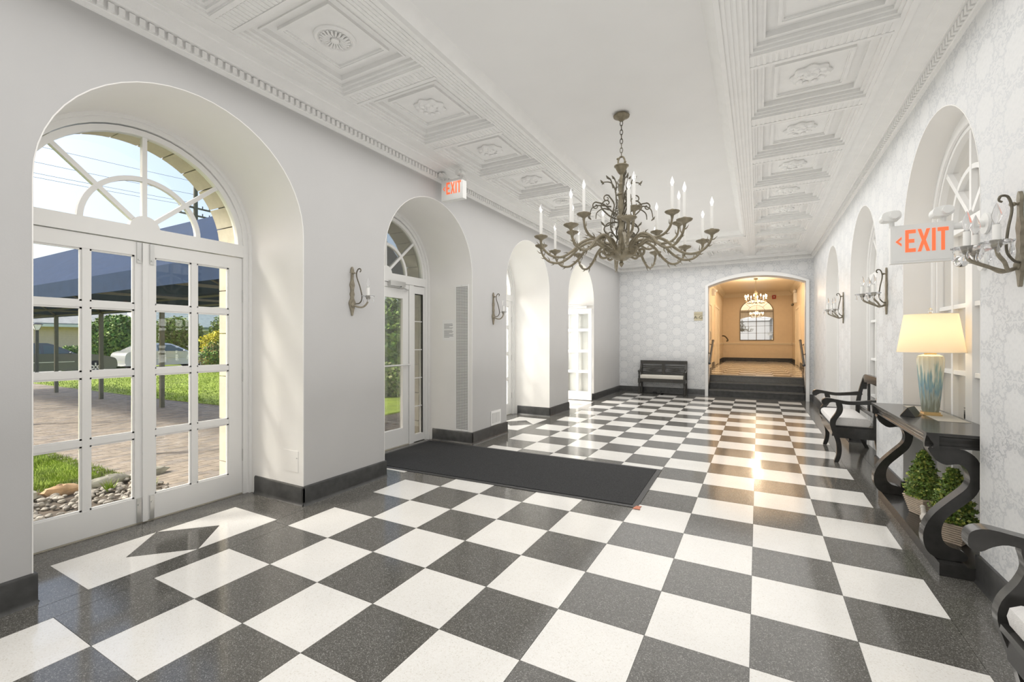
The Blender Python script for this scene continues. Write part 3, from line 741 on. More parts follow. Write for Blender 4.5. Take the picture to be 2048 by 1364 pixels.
t = thing('access_panel', 'flush square white access panel low in the near arch reveal', 'panel', (-1.785, ya_, 0.275))
MB().box(-1.885, -1.685, ya_ - 0.0075, ya_ - 0.003, 0.275, 0.46).build('panel_cover', 'reveal_paint', t, False)
MB().tube([(-1.70, ya_ - .006, .40), (-1.70, ya_ - .011, .40)], 0.005, 8).build('screw', 'steel', t)

# ------------------------------------------------------------------ passage beyond the end arch
PZ, PY = 0.51, 21.4; PX0, PX1 = 0.40, 3.16
pw = MB(); pw.box(PX0 - .1, PX0, YF + .35, PY, PZ, 3.7); wpl = pw.build('wall_passage_left', 'warm_wall', smooth=False, kind='structure')
wpr = MB().box(PX1, PX1 + .1, YF + .35, PY, PZ, 3.7).build('wall_passage_right', 'warm_wall', smooth=False, kind='structure')
wpe = MB().box(PX0 - .1, PX1 + .1, PY, PY + .1, PZ, 3.7).build('wall_passage_end', 'warm_wall', smooth=False, kind='structure')
MB().box(PX0 - .1, PX1 + .1, YF + .35, PY + .1, 3.6, 3.7).build('ceiling_passage', 'warm_trim', smooth=False, kind='structure')
fp = MB().box(PX0 - .1, PX1 + .1, YF + .58, PY, PZ - .2, PZ - 0.004).build('floor_passage', 'terrazzo_black', smooth=False, kind='structure')
h = MB(); h2 = MB()
for i in range(6):
    for j in range(20):
        b_ = h if (i + j) % 2 else h2
        x = 0.55 + i * 0.41; y = 11.75 + j * 0.47; b_.box(x + g, x + .41 - g, y + g, y + .47 - g, PZ - .006, PZ)
h.build('pale_tiles', 'terrazzo_white', fp, False, kind='stuff'); h2.build('dark_tiles', 'terrazzo_black', fp, False, kind='stuff')
prof = [(0, 3.43), (0.02, 3.44), (0.03, 3.50), (0.09, 3.55), (0.13, 3.60), (0, 3.60)]
h = MB(); h.prism([(PX0 + d, z) for d, z in prof], 'y', YF + .35, PY); h.prism([(PX1 - d, z) for d, z in prof], 'y', YF + .35, PY); h.prism([(PY - d, z) for d, z in prof], 'x', PX0, PX1)
h.build('trim_6', 'warm_trim', kind='structure')
h = MB()
for z0, z1, d in ((1.255, 1.30, .02), (1.30, 1.345, .035)):
    h.box(PX0, PX0 + d, YF + .35, PY, z0, z1); h.box(PX1 - d, PX1, YF + .35, PY, z0, z1); h.box(PX0, PX1, PY - d, PY, z0, z1)
h.build('trim_7', 'warm_trim', kind='structure', smooth=False)
h = MB(); h.box(PX0, PX0 + .02, YF + .6, PY, PZ, PZ + .15); h.box(PX1 - .02, PX1, YF + .6, PY, PZ, PZ + .15); h.box(PX0, PX1, PY - .02, PY, PZ, PZ + .15)
h.build('baseboard_passage', 'base_black', kind='structure', smooth=False)
def passage_door(name, x, sg, y0, y1, zt, handle):
    r = struct_root(name, (x, (y0 + y1) / 2, PZ))
    f = MB(); f.box(*sorted((x, x + sg * .05)), y0 - .09, y0, PZ, zt + .09); f.box(*sorted((x, x + sg * .05)), y1, y1 + .09, PZ, zt + .09); f.box(*sorted((x, x + sg * .05)), y0, y1, zt, zt + .09)
    f.build('casing', 'warm_trim', r, False)
    lf = MB().box(*sorted((x, x + sg * .03)), y0, y1, PZ + .01, zt).build('door_leaf', 'warm_trim', r, False)
    for z0, z1 in ((PZ + .2, PZ + .95), (PZ + 1.1, zt - .2)): MB().box(*sorted((x + sg * .03, x + sg * .038)), y0 + .15, y1 - .15, z0, z1).build('door_panel', 'warm_trim', lf, False)
    if handle: MB().tube(smooth_path([(x + sg * .03, y0 + .12, 1.46), (x + sg * .09, y0 + .12, 1.48), (x + sg * .09, y0 + .12, 1.72), (x + sg * .03, y0 + .12, 1.74)], 4), 0.014, 8).build('pull_handle', 'steel', lf)
passage_door('door_5', PX0, 1, 13.9, 15.0, 2.62, True)
passage_door('door_6', PX0, 1, 16.6, 18.4, 2.7, False)
passage_door('door_7', PX1, -1, 17.2, 18.8, 2.62, False)
# arched wall mirror with a dark metal grid
mx, mw, mz0, mzs = 1.775, 0.66, 1.46, 2.74
t = thing('arched_mirror', 'arched mirror with dark metal grid on the end wall of the passage', 'mirror', (mx, PY, mz0))
pa = lambda w, zt: [(mx - w, mz0 + (mw - w))] + [(x, z) for x, z in arc(mx, mzs, w, PI, 0, 24, w * 0.86)] + [(mx + w, mz0 + (mw - w))]
MB().prism(pa(mw, 0), 'y', PY - .012, PY - .002).build('mirror_glass', 'mirror', t, False)
MB().prism(pa(mw + .012, 0) + pa(mw - .015, 0)[::-1], 'y', PY - .03, PY - .003).build('mirror_rim', 'dark_bronze', t, False)
MB().box(mx - mw, mx + mw, PY - .03, PY - .003, mz0 - .01, mz0 + .02).build('mirror_sill', 'dark_bronze', t, False)
for dx, w_, zt in ((0, .014, mzs), (-.33, .006, mzs), (.33, .006, mzs)): MB().box(mx + dx - w_, mx + dx + w_, PY - .026, PY - .003, mz0, zt).build('grid_bar', 'dark_bronze', t, False)
for z, w_ in ((mzs, .012), (2.42, .006), (2.10, .006), (1.78, .006)): MB().box(mx - mw, mx + mw, PY - .026, PY - .003, z - w_, z + w_).build('grid_bar', 'dark_bronze', t, False)
MB().prism(arc(mx, mzs, .345, PI, 0, 20, .30) + arc(mx, mzs, .333, 0, PI, 20, .288), 'y', PY - .026, PY - .003).build('grid_arc', 'dark_bronze', t, False)
for a in (45, 135):
    a = math.radians(a); MB().tube([(mx + .34 * math.cos(a), PY - .015, mzs + .29 * math.sin(a)), (mx + .65 * math.cos(a), PY - .015, mzs + .56 * math.sin(a))], .007, 6).build('grid_bar', 'dark_bronze', t)
# small things on the passage walls
t = thing('fire_alarm', 'small red fire alarm strobe high on the passage end wall', 'alarm', (2.47, PY, 3.3))
MB().box(2.39, 2.54, PY - .05, PY - .002, 3.30, 3.46).build('alarm_body', 'red_box', t, False); MB().box(2.44, 2.49, PY - .065, PY - .05, 3.36, 3.41).build('strobe_lens', 'sign_white', t, False)
t = thing('emergency_light', 'white twin emergency light box high on the right passage wall', 'light', (PX1, 19.0, 3.0))
MB().box(PX1 - .10, PX1 - .002, 18.8, 19.1, 2.92, 3.30).build('light_box', 'sign_white', t, False)
for y in (18.85, 19.05): MB().ball((PX1 - .06, y, 3.37), .06).build('light_head', 'sign_white', t)
MB().ball((PX1 - .14, 18.95, 2.85), .055).build('alarm_horn', 'dark_bronze', t)
t = thing('emergency_light', 'small white emergency light on the left passage wall near the ceiling', 'light', (PX0, 15.7, 3.1))
MB().box(PX0 + .002, PX0 + .10, 15.6, 15.8, 3.05, 3.28).build('light_box', 'sign_white', t, False); MB().ball((PX0 + .13, 15.7, 3.2), .05).build('light_head', 'sign_white', t)
t = thing('wall_handrail', 'short dark handrail end on the left of the passage end wall', 'handrail', (0.5, 20.6, 1.6))
MB().tube(smooth_path([(PX0 + .02, 20.9, 1.66), (PX0 + .12, 20.7, 1.64), (PX0 + .22, 20.5, 1.54), (PX0 + .26, 20.4, 1.44), (PX0 + .20, 20.4, 1.42)], 5), 0.03, 8).build('rail', 'dark_bronze', t)
# black steps
t = thing('stone_steps', 'three wide black stone steps rising through the end arch', 'steps', (1.765, YF, 0))
for k in range(3):
    y = YF - 0.0 + k * 0.29
    MB().box(AX0 + .02, AX1 - .02, y + .012, YF + .90, 0.17 * k + 0.001, 0.17 * k + 0.140).build('riser', 'base_black', t, False)
    MB().box(AX0 + .015, AX1 - .015, y - .012, y + .33 if k < 2 else YF + .90, 0.17 * k + 0.1405, 0.17 * k + 0.17).build('tread', 'tread_black', t, False)
for x0, x1 in ((AX0 + .0045, AX0 + .0145), (AX1 - .0145, AX1 - .0045)): MB().prism([(YF - .02, 0.0), (YF - .02, .19), (YF + .62, .70), (YF + .9, .70), (YF + .9, 0.0)], 'x', x0, x1).build('stringer', 'base_black', t, False)
for nm, x, sg in (('left', AX0 + .075, -1), ('right', AX1 - .075, 1)):
    t = thing('stair_handrail', 'sloping black handrail on the %s side of the end steps' % nm, 'handrail', (x, YF, 0.9))
    a = Vector((x, 10.44, 0.87)); b_ = Vector((x, 11.42, 1.43)); d = (b_ - a)
    MB().tube([a, b_], 0.027, 10).build('rail', 'black_wood', t)
    for e in (a, b_): MB().ball(tuple(e), .032, 10, 8).build('rail_end', 'black_wood', t)
    for f_ in (0.52, 0.92):
        p = a + d * f_; MB().tube(smooth_path([tuple(p - Vector((0, 0, .02))), (x + sg * .03, p.y, p.z - .06), (x + sg * .069, p.y, p.z - .05)], 4), .008, 6).tube([(x + sg * .063, p.y, p.z - .05), (x + sg * .0695, p.y, p.z - .05)], .025, 10).build('bracket', 'black_wood', t)
# room sign
t = thing('room_sign', 'small tan plaque lettered A-G on the damask end wall', 'sign', (0.465, YF, 1.96))
MB().box(0.362, 0.568, YF - .014, YF - .002, 1.96, 2.185).build('plaque', 'sign_tan', t, False)
MB().box(0.362, 0.568, YF - .0155, YF - .014, 2.125, 2.131).build('plaque_groove', 'sign_ink', t, False)
def text_mesh(body, size, name, m, parent, mx4, ex=0.0008):
    cu = bpy.data.curves.new(name, 'FONT'); cu.body = body; cu.size = size; cu.align_x = 'CENTER'; cu.extrude = ex; cu.resolution_u = 3
    to = bpy.data.objects.new(name + '_tmp', cu); COL.objects.link(to); bpy.context.view_layer.update()
    me = bpy.data.meshes.new_from_object(to.evaluated_get(bpy.context.evaluated_depsgraph_get()))
    bpy.data.objects.remove(to, do_unlink=True); bpy.data.curves.remove(cu)
    me.transform(mx4); me.transform(Matrix.Translation(-ORIG[parent])); me.materials.clear(); me.materials.append(M[m])
    o = bpy.data.objects.new(name, me); COL.objects.link(o); o.parent = parent; return o
text_mesh('A-G', 0.125, 'lettering', 'sign_ink', t, Matrix.Translation((0.465, YF - .0155, 2.0)) @ Matrix.Rotation(PI / 2, 4, 'X'))

# ------------------------------------------------------------------ exit signs
LET = {'E': [[(0, 0), (.6, 0), (.6, .16), (.2, .16), (.2, .42), (.52, .42), (.52, .58), (.2, .58), (.2, .84), (.6, .84), (.6, 1), (0, 1)]],
       'X': [[(0, 0), (.2, 0), (.35, .34), (.5, 0), (.7, 0), (.46, .5), (.7, 1), (.5, 1), (.35, .66), (.2, 1), (0, 1), (.24, .5)]],
       'I': [[(0, 0), (.2, 0), (.2, 1), (0, 1)]], 'T': [[(.2, 0), (.4, 0), (.4, .84), (.6, .84), (.6, 1), (0, 1), (0, .84), (.2, .84)]]}
def exit_sign(label, x0, x1, z0, z1, y, depth, hsz, arm=None):
    t = thing('exit_sign', label, 'exit sign', ((x0 + x1) / 2, y, z0)); W, H = x1 - x0, z1 - z0
    MB().box(x0, x1, y, y + depth, z0, z1).build('housing', 'sign_white', t, False)
    MB().box(x0 + .006, x1 - .006, y - .002, y, z0 + .012, z1 - .006).build('face_plate', 'sign_white', t, False)
    x = x0 + W * 0.24; hl = H * 0.58; zb = z0 + H * 0.28; sc = W * 0.68 / 2.42
    for chx, wd in (('E', .6), ('X', .7), ('I', .2), ('T', .6)):
        for p in LET[chx]: MB().prism([(x + a * sc, zb + b_ * hl) for a, b_ in p], 'y', y - .004, y - .002).build('letter', 'exit_red', t, False)
        x += (wd + .107) * sc
    cx_, cz_ = x0 + W * 0.08, zb + hl * .5; a = W * .10
    MB().prism([(cx_, cz_), (cx_ + a, cz_ + a), (cx_ + a, cz_ + a * .5), (cx_ + a * .5, cz_), (cx_ + a, cz_ - a * .5), (cx_ + a, cz_ - a)], 'y', y - .004, y - .002).build('arrow', 'exit_red', t, False)
    for hx in (x0 + .0, x1 - .05):
        hd = MB(); hd.prism(smooth2([(hx - hsz * .9, z1 + .035), (hx - hsz * .85, z1 + .035 + hsz * 1.1), (hx + hsz * .9, z1 + .035 + hsz * 1.25), (hx + hsz, z1 + .035 + hsz * .1)], 4, True), 'y', y - .02, y + .06)
        hh = hd.build('lamp_head', 'sign_white', t)
        MB().tube([(hx + hsz * .3, y - .02, z1 + .035 + hsz * .6), (hx + hsz * .3, y - .05, z1 + .035 + hsz * .6)], hsz * .55, 14).build('lamp_lens', 'sign_white', hh)
        MB().tube([(hx + .01, y + .02, z1 - .005), (hx + .01, y + .02, z1 + .05)], 0.014, 8).build('neck', 'sign_white', t)
    if arm: MB().tube([(x1 - .005, y + depth / 2, z1 - .03), (arm - .012, y + depth / 2, z1 - .03)], 0.02, 10).tube([(arm - .014, y + depth / 2, z1 - .03), (arm - .001, y + depth / 2, z1 - .03)], 0.06, 16).build('wall_arm', 'sign_white', t)
    return t
exit_sign('white exit sign with red letters above the entrance arch on the left wall', -1.55, -1.235, 3.125, 3.37, 2.62, 0.075, 0.045, None)
exit_sign('white hanging exit sign with red letters beside the lamp on the right', 2.545, 2.832, 1.895, 2.125, 1.75, 0.045, 0.042, XR)
t = thing('chrome_spotlight', 'small chrome ball spotlight on a white round base below the right exit sign', 'spotlight', (2.93, 1.80, 1.88))
MB().tube([(XR - .001, 1.80, 1.88), (XR - .02, 1.80, 1.88)], 0.05, 18).build('base_disc', 'sign_white', t); MB().tube([(XR - .02, 1.80, 1.88), (XR - .08, 1.79, 1.885)], .012, 8).build('stem', 'sign_white', t)
MB().ball((XR - .105, 1.785, 1.89), .036, 16, 12).build('ball_lens', 'chrome', t)

# ------------------------------------------------------------------ entrance mat
t = thing('entrance_mat', 'large black ribbed entrance mat lying across the checkered floor', 'mat', (-0.68, 2.68, 0))
q = [(-2.30, 1.96), (0.93, 2.09), (0.905, 3.37), (-2.30, 3.31)]
cx_ = sum(p[0] for p in q) / 4; cy_ = sum(p[1] for p in q) / 4
def ins(d): return [(p[0] + (d if p[0] < cx_ else -d), p[1] + (d if p[1] < cy_ else -d)) for p in q]
MB().prism(q, 'z', 0.0005, 0.005).build('rubber_border', 'mat_edge', t, False); MB().prism(ins(0.05), 'z', 0.005, 0.010).build('ribbed_field', 'mat_rubber', t, False)
tag(MB().prism([(0.90, 2.055), (0.965, 2.06), (0.95, 2.10), (0.96, 2.14), (0.915, 2.13)], 'z', 0.0055, 0.0075).build('floor_tape', 'tape', None, False), 'scrap of reddish tape at the front corner of the black mat', 'tape')

# ------------------------------------------------------------------ big chandelier
CX, CY = 0.675, 2.545
t = thing('chandelier', 'large antique-gold branching chandelier with candle lights hanging by a chain', 'chandelier', (CX, CY, 2.13)); ORIG[t] = Vector((CX, CY, 0)); t.location = (CX, CY, 0)
CZ = ZF
W = lambda prof: [(a, b_) for a, b_ in prof]
def at(mb): return mb.xf(Matrix.Translation((CX, CY, 0)))
at(MB().lathe([(0.003, CZ - .075), (0.02, CZ - .07), (0.035, CZ - .05), (0.075, CZ - .032), (0.078, CZ - .02), (0.055, CZ - .012), (0.055, CZ - .001)], n=28)).build('canopy', 'antique', t)
zt = CZ - .07; L_ = 0.046; k = 0
lk = MB(); pth = [(0.013 * math.cos(a), 0, 0.027 * math.sin(a)) for a in [2 * PI * i / 12 for i in range(13)]]
lk.tube(pth, 0.0038, 6, False); LK = None
while zt - 0.027 > 3.20:
    if LK is None: LK = lk.build('chain_link', 'dark_bronze', None); LK.parent = t; LK.location = (0, 0, zt - .022)
    else: o = inst(LK, 'chain_link', (0, 0, zt - .022), t, PI / 2 * (k % 2) + .2)
    zt -= 0.0435; k += 1
pr_ = [(0.032 * math.cos(a) * (1 - .15 * math.sin(a)), 0, 3.165 + 0.042 * math.sin(a)) for a in [2 * PI * i / 16 for i in range(17)]]
at(MB().tube(pr_, 0.009, 8, False).ball((-.036, 0, 3.19), .012).ball((.036, 0, 3.15), .012)).build('ring', 'antique', t)
at(MB().lathe([(0.068, 3.122), (0.070, 3.112), (0.058, 3.10), (0.045, 3.065), (0.03, 3.045), (0.012, 3.035), (0.0005, 3.13), ][::-1] if 0 else [(0.012, 3.03), (0.028, 3.045), (0.044, 3.07), (0.056, 3.10), (0.070, 3.112), (0.068, 3.12), (0.05, 3.108), (0.001, 3.10)], n=32, lobe=12, amp=0.03)).build('bell_cup', 'antique', t)
at(MB().lathe([(0.018, 2.28), (0.030, 2.33), (0.036, 2.38), (0.026, 2.40), (0.030, 2.44), (0.040, 2.47), (0.034, 2.50), (0.024, 2.53), (0.030, 2.58), (0.046, 2.60), (0.046, 2.63), (0.030, 2.645), (0.028, 2.68), (0.036, 2.72), (0.032, 2.76), (0.026, 2.79), (0.034, 2.83), (0.046, 2.835), (0.040, 2.85), (0.022, 2.86), (0.020, 2.91), (0.030, 2.935), (0.020, 2.955), (0.026, 2.98), (0.016, 3.01), (0.012, 3.035)], n=18)).build('column', 'antique', t)
at(MB().lathe([(0.010, 2.195), (0.05, 2.205), (0.095, 2.235), (0.120, 2.275), (0.115, 2.305), (0.085, 2.325), (0.03, 2.335)], n=32, lobe=8, amp=0.05)).build('bowl', 'antique', t)
at(MB().lathe([(0.0005, 2.135), (0.012, 2.15), (0.024, 2.172), (0.014, 2.188), (0.018, 2.20)], n=14)).build('finial', 'antique', t)
def thorned(path, r0, r1, thorns, seed):
    rn = random.Random(seed); P = smooth_path(path, 7); n = len(P); b_ = MB()
    b_.tube(P, [r0 + (r1 - r0) * i / (n - 1) for i in range(n)], 8)
    for f_ in thorns:
        i = int(abs(f_) * (n - 1)); p = P[i]; tg = (P[min(i + 1, n - 1)] - P[max(i - 1, 0)]).normalized()
        nr = Vector((-tg.z, rn.uniform(-.4, .4), tg.x)) * (1 if f_ > 0 else -1); nr.normalize(); l = rn.uniform(.035, .055)
        b_.tube([p, p + nr * l * .5 + tg * l * .3, p + nr * l * .8 + tg * l * .95], [0.007, 0.005, 0.0012], 5)
    return b_
cupm = lambda R, z: MB().xf(Matrix.Identity(4)).lathe([(0.010, -0.045), (0.014, -0.02), (0.03, -0.008), (0.055, 0.004), (0.064, 0.016), (0.062, 0.020), (0.03, 0.012), (0.018, 0.014), (0.018, 0.034), (0.014, 0.036), (0.014, 0.02)], (R, 0, z), 24, lobe=12, amp=0.02)
candm = lambda R, z, h: MB().lathe([(0.0135, 0.02), (0.0135, h), (0.010, h + .002)], (R, 0, z), 12)
bulbm = lambda R, z, h: MB().lathe([(0.009, h + .001), (0.009, h + .012), (0.016, h + .028), (0.017, h + .04), (0.010, h + .065), (0.003, h + .085), (0.0005, h + .09)], (R, 0, z), 12, caps=False)
ARMS = []
lowp = [(.08, 0, 2.27), (.17, 0, 2.34), (.28, 0, 2.40), (.40, 0, 2.36), (.50, 0, 2.27), (.60, 0, 2.215), (.70, 0, 2.225), (.77, 0, 2.28), (.80, 0, 2.345)]
upp = [(.07, 0, 2.30), (.12, 0, 2.37), (.20, 0, 2.40), (.28, 0, 2.385), (.37, 0, 2.36), (.46, 0, 2.375), (.52, 0, 2.43), (.54, 0, 2.50)]
for path, R, zc, angs, th, sd in ((lowp, .80, 2.385, [-170, -141, -106, -71, -37, 2, 31, 52, 78, 110, 141, 166], (.32, -.45, .55, -.6, -.7, .78, -.86, -.95, .9), 1), (upp, .54, 2.54, [-112, -64, -22, 24, 64, 92, 126, 171], (.3, -.5, .62, -.75, .88), 2)):
    src = None
    for a in angs:
        if src is None:
            src = thorned(path, .016, .010, th, sd).build('arm', 'antique', None); src.parent = t
            sub = [cupm(R, zc).build('drip_cup', 'antique', None), candm(R, zc, .235).build('candle', 'candle', None), bulbm(R, zc, .235).build('bulb', 'bulb_glass', None)]
            for q in sub: q.parent = src
            src.rotation_euler = (0, 0, math.radians(a))
        else:
            o = inst(src, 'arm', (0, 0, 0), t, math.radians(a))
            for q in sub: inst(q, q.name.split('.')[0], (0, 0, 0), o)
# wrought scroll brackets round the column
def scroll_plane(up=True):
    b_ = MB(); V = lambda L: [(p, 0, q) for p, q in L]
    cur = [[(.03, 2.40), (.10, 2.50), (.10, 2.62), (.07, 2.74), (.12, 2.82)] + spiral((.145, 2.80), .035, .010, 2.4, -4.5),
           [(.04, 2.64), (.10, 2.68), (.17, 2.74), (.24, 2.76)] + spiral((.25, 2.725), .036, .008, 1.5, -5.2),
           [(.05, 2.60), (.13, 2.64), (.20, 2.72), (.16, 2.78)] + spiral((.14, 2.755), .028, .007, .9, 6.0),
           [(.10, 2.72), (.22, 2.73), (.29, 2.70), (.31, 2.62)],
           [(.12, 2.69), (.18, 2.70), (.24, 2.66), (.25, 2.60)],
           [(.05, 2.78), (.06, 2.88), (.10, 2.95), (.17, 2.955), (.19, 2.93)], [(.06, 2.86), (.05, 2.94), (.075, 3.00)], [(.08, 2.90), (.105, 2.98), (.13, 3.0)],
           [(.04, 2.57), (.13, 2.56), (.17, 2.50), (.13, 2.44)] + spiral((.105, 2.455), .026, .006, -.5, 5.0),
           [(.06, 2.58), (.15, 2.53), (.18, 2.55)], [(.08, 2.44), (.15, 2.42), (.16, 2.36), (.11, 2.36)]]
    for L in cur:
        P = smooth_path(V(L), 4); n = len(P); b_.tube(P, [0.0075 - .0035 * i / n for i in range(n)], 6)
    for p, q in ((.19, 2.955), (.08, 3.0), (.135, 3.0), (.315, 2.61), (.185, 2.555)): b_.tube([(p - .02, 0, q - .018), (p, 0, q), (p + .016, 0, q + .022)], [.004, .011, .002], 6)
    return b_
S0 = None
for k in range(4):
    a = math.radians(32 + 90 * k)
    if S0 is None: S0 = scroll_plane().build('scroll_bracket', 'dark_bronze', None); S0.parent = t; S0.rotation_euler = (0, 0, a)
    else: inst(S0, 'scroll_bracket', (0, 0, 0), t, a)
lf0 = MB()
lf0.tube(smooth_path([(.09, 0, 2.26), (.16, 0, 2.235), (.20, 0, 2.25), (.21, 0, 2.29), (.18, 0, 2.30), (.17, 0, 2.275)], 5), [.02, .022, .018] + [.012] * 23, 8)
L0 = None
for k in range(8):
    a = math.radians(10 + 45 * k)
    if L0 is None: L0 = lf0.build('leaf_scroll', 'antique', None); L0.parent = t; L0.rotation_euler = (0, 0, a)
    else: inst(L0, 'leaf_scroll', (0, 0, 0), t, a)

# ------------------------------------------------------------------ passage chandelier (lit)
c2 = Vector((1.77, 16.0, 0)); t = thing('chandelier', 'small lit candle chandelier glowing in the passage beyond the steps', 'chandelier', tuple(c2))
def a2(mb): return mb.xf(Matrix.Translation(c2))
a2(MB().lathe([(0.01, 3.54), (.06, 3.56), (.065, 3.599)], n=16)).build('canopy', 'antique', t)
a2(MB().tube([(0, 0, 3.55), (0, 0, 3.16)], .009, 6)).build('stem', 'antique', t)
a2(MB().lathe([(.002, 2.72), (.02, 2.74), (.035, 2.77), (.02, 2.81), (.03, 2.9), (.02, 3.0), (.045, 3.06), (.05, 3.12), (.01, 3.17)], n=14)).build('column', 'antique', t)
arm2 = thorned([(.02, 0, 2.78), (.12, 0, 2.76), (.22, 0, 2.74), (.30, 0, 2.77), (.33, 0, 2.84)], .012, .008, (.4, -.6, .8), 5)
src = None
for k in range(10):
    a = math.radians(36 * k + 9)
    if src is None:
        src = arm2.build('arm', 'antique', None); src.parent = t; src.rotation_euler = (0, 0, a)
        sub = [MB().lathe([(.008, -.02), (.035, 0), (.03, .008), (.01, .01)], (.33, 0, 2.85), 12).build('drip_cup', 'antique', None), MB().lathe([(.012, 0), (.012, .09)], (.33, 0, 2.855), 8).build('candle', 'candle', None), MB().lathe([(.010, .09), (.022, .115), (.020, .145), (.004, .18)], (.33, 0, 2.855), 10).build('bulb', 'bulb_lit', None)]
        for q in sub: q.parent = src
    else:
        o = inst(src, 'arm', (0, 0, 0), t, a)
        for q in sub: inst(q, q.name.split('.')[0], (0, 0, 0), o)
pl = bpy.data.lights.new('passage_chandelier_light', 'POINT'); pl.energy = 85; pl.color = (1.0, .76, .52); pl.shadow_soft_size = .08
po = bpy.data.objects.new('passage_chandelier_light', pl); COL.objects.link(po); po.location = (1.77, 16.0, 3.0)

# ------------------------------------------------------------------ wall sconces
def plate_poly(z0, z1, w):          # wavy backplate outline
    half = [(0.0, .006), (.05, .012), (.12, .020), (.22, .036), (.27, .038), (.33, .024), (.38, .018), (.44, .026), (.49, .018), (.56, .020), (.63, .028), (.70, .018), (.78, .013), (.87, .013), (.92, .018), (.97, .013), (1.0, .004)]
    H = z1 - z0; q = [(h * w / .036, z0 + f_ * H) for f_, h in half]
    return smooth2(q + [(-a, b_) for a, b_ in q[::-1]], 2, True)
def backplate(b_, th=.014): return b_.prism(plate_poly(-.235, .235, .036), 'x', 0, th)
def sconce_base(label):
    t = thing('wall_sconce', label, 'sconce')
    backplate(MB()).build('backplate', 'sconce_grey', t)
    MB().ball((.016, 0, -.13), (.014, .024, .024)).build('boss', 'sconce_grey', t)
    MB().tube([(.012, 0, .175), (.045, 0, .175)], .007, 8).ball((.03, 0, .175), .011).tube([(.022, -.045, .175), (.022, .045, .175)], .003, 6).build('stud', 'sconce_grey', t)
    P = smooth_path([(.02, .03, -.12), (.05, .055, -.11), (.075, .06, -.06), (.065, .045, .04), (.045, .025, .13), (.045, .02, .175), (.06, .025, .212), (.085, .03, .215), (.092, .03, .195), (.08, .03, .185)], 6)
    MB().tube(P, [.006] * (len(P) - 8) + [.005] * 8, 7).build('scroll', 'dark_bronze', t)
    return t
def candle_arm(t, path, cup):
    a = MB().tube(smooth_path(path, 6), .009, 8).build('arm', 'sconce_grey', t)
    x, y, z = cup
    MB().lathe([(.012, -.02), (.020, -.004), (.050, .006), (.062, .014), (.060, .018), (.02, .010)], cup, 24, lobe=12, amp=.05).build('glass_dish', 'crystal', a)
    MB().lathe([(.016, -.012), (.020, .004), (.014, .016)], cup, 12).build('candle_cup', 'sconce_grey', a)
    MB().lathe([(.0155, .010), (.0155, .098)], cup, 12).build('candle', 'candle', a)
    MB().lathe([(.012, .098), (.012, .106)], cup, 10).build('bulb_collar', 'steel', a)
    MB().lathe([(.009, .106), (.018, .128), (.020, .145), (.012, .175), (.003, .20), (.0005, .205)], cup, 12, caps=False).build('bulb', 'bulb_glass', a)
    for k in range(6):
        q = 2 * PI * k / 6 + .3; px, py = x + .057 * math.cos(q), y + .057 * math.sin(q)
        MB().lathe([(.0005, -.062), (.007, -.052), (.0075, -.044), (.003, -.022), (.0015, -.018), (.003, -.008), (.0005, -.002)], (px, py, z + .012), 6, caps=False).build('crystal_drop', 'crystal', a)
    return a
for lab, y in (('single-candle wall sconce with wavy grey backplate between the two nearest left arches', 1.30), ('single-candle wall sconce with wavy grey backplate above the small wall register', 3.95)):
    t = sconce_base(lab)
    candle_arm(t, [(.016, 0, -.13), (.05, .03, -.15), (.09, .06, -.15), (.12, .085, -.11), (.125, .09, -.07)], (.125, .09, -.06))
    t.location = (XL + .001, y, 1.905)
for lab, y in (('three-candle crystal wall sconce nearest the camera beside the right exit sign', 1.385), ('three-candle crystal wall sconce between lamp niche and black settee niche', 4.03), ('three-candle crystal wall sconce farthest along the right wall', 6.65)):
    t = sconce_base(lab)
    for dy, ox in ((.12, .13), (0, .20), (-.12, .13)):
        candle_arm(t, [(.016, 0, -.14), (.06, dy * .3, -.155), (ox * .7, dy * .7, -.12), (ox * .95, dy, -.09), (ox, dy, -.055)], (ox, dy, -.04))
    t.rotation_euler = (0, 0, PI); t.location = (XR - .001, y, 1.93)

# ------------------------------------------------------------------ console table in the first niche
TZ = 0.86; ty0, ty1, tx0, tx1 = 1.885, 3.425, 2.745, XR + .165
pb = MB().prism([(2.80, 1.865), (2.80, 3.452), (XR + .165, 3.452), (XR + .165, 1.865)], 'z', 0.001, 0.075)
tag(pb.build('niche_plinth', 'black_wood', None, False), 'low black plinth on the floor beneath the console table', 'plinth')
t = thing('console_table', 'black console table with scrolled legs holding the lit lamp', 'table', (2.95, 2.65, 0.075))
def slab(z0, z1, o): return MB().box(tx0 + o, tx1, ty0 + o, ty1 - o, z0, z1)
slab(TZ - .018, TZ, 0).build('tabletop', 'black_wood', t, False)
ap = MB(); prof = [(0, TZ - .018), (0.010, TZ - .024), (.014, TZ - .034), (.030, TZ - .058), (.036, TZ - .075), (.030, TZ - .082), (.030, TZ - .092), (.06, TZ - .092), (.06, TZ - .018)]
ap.prism([(tx0 + d, z) for d, z in prof], 'y', ty0 + .0, ty1)
ap.prism([(ty0 + d, z) for d, z in prof], 'x', tx0 + .0, tx1); ap.prism([(ty1 - d, z) for d, z in prof], 'x', tx0 + .0, tx1)
ap.build('apron_moulding', 'black_wood', t, False)
MB().box(tx0 + .20, tx1 - .03, ty0 + .55, ty1 - .12, TZ + .0002, TZ + .002).build('table_runner', 'runner', t, False)
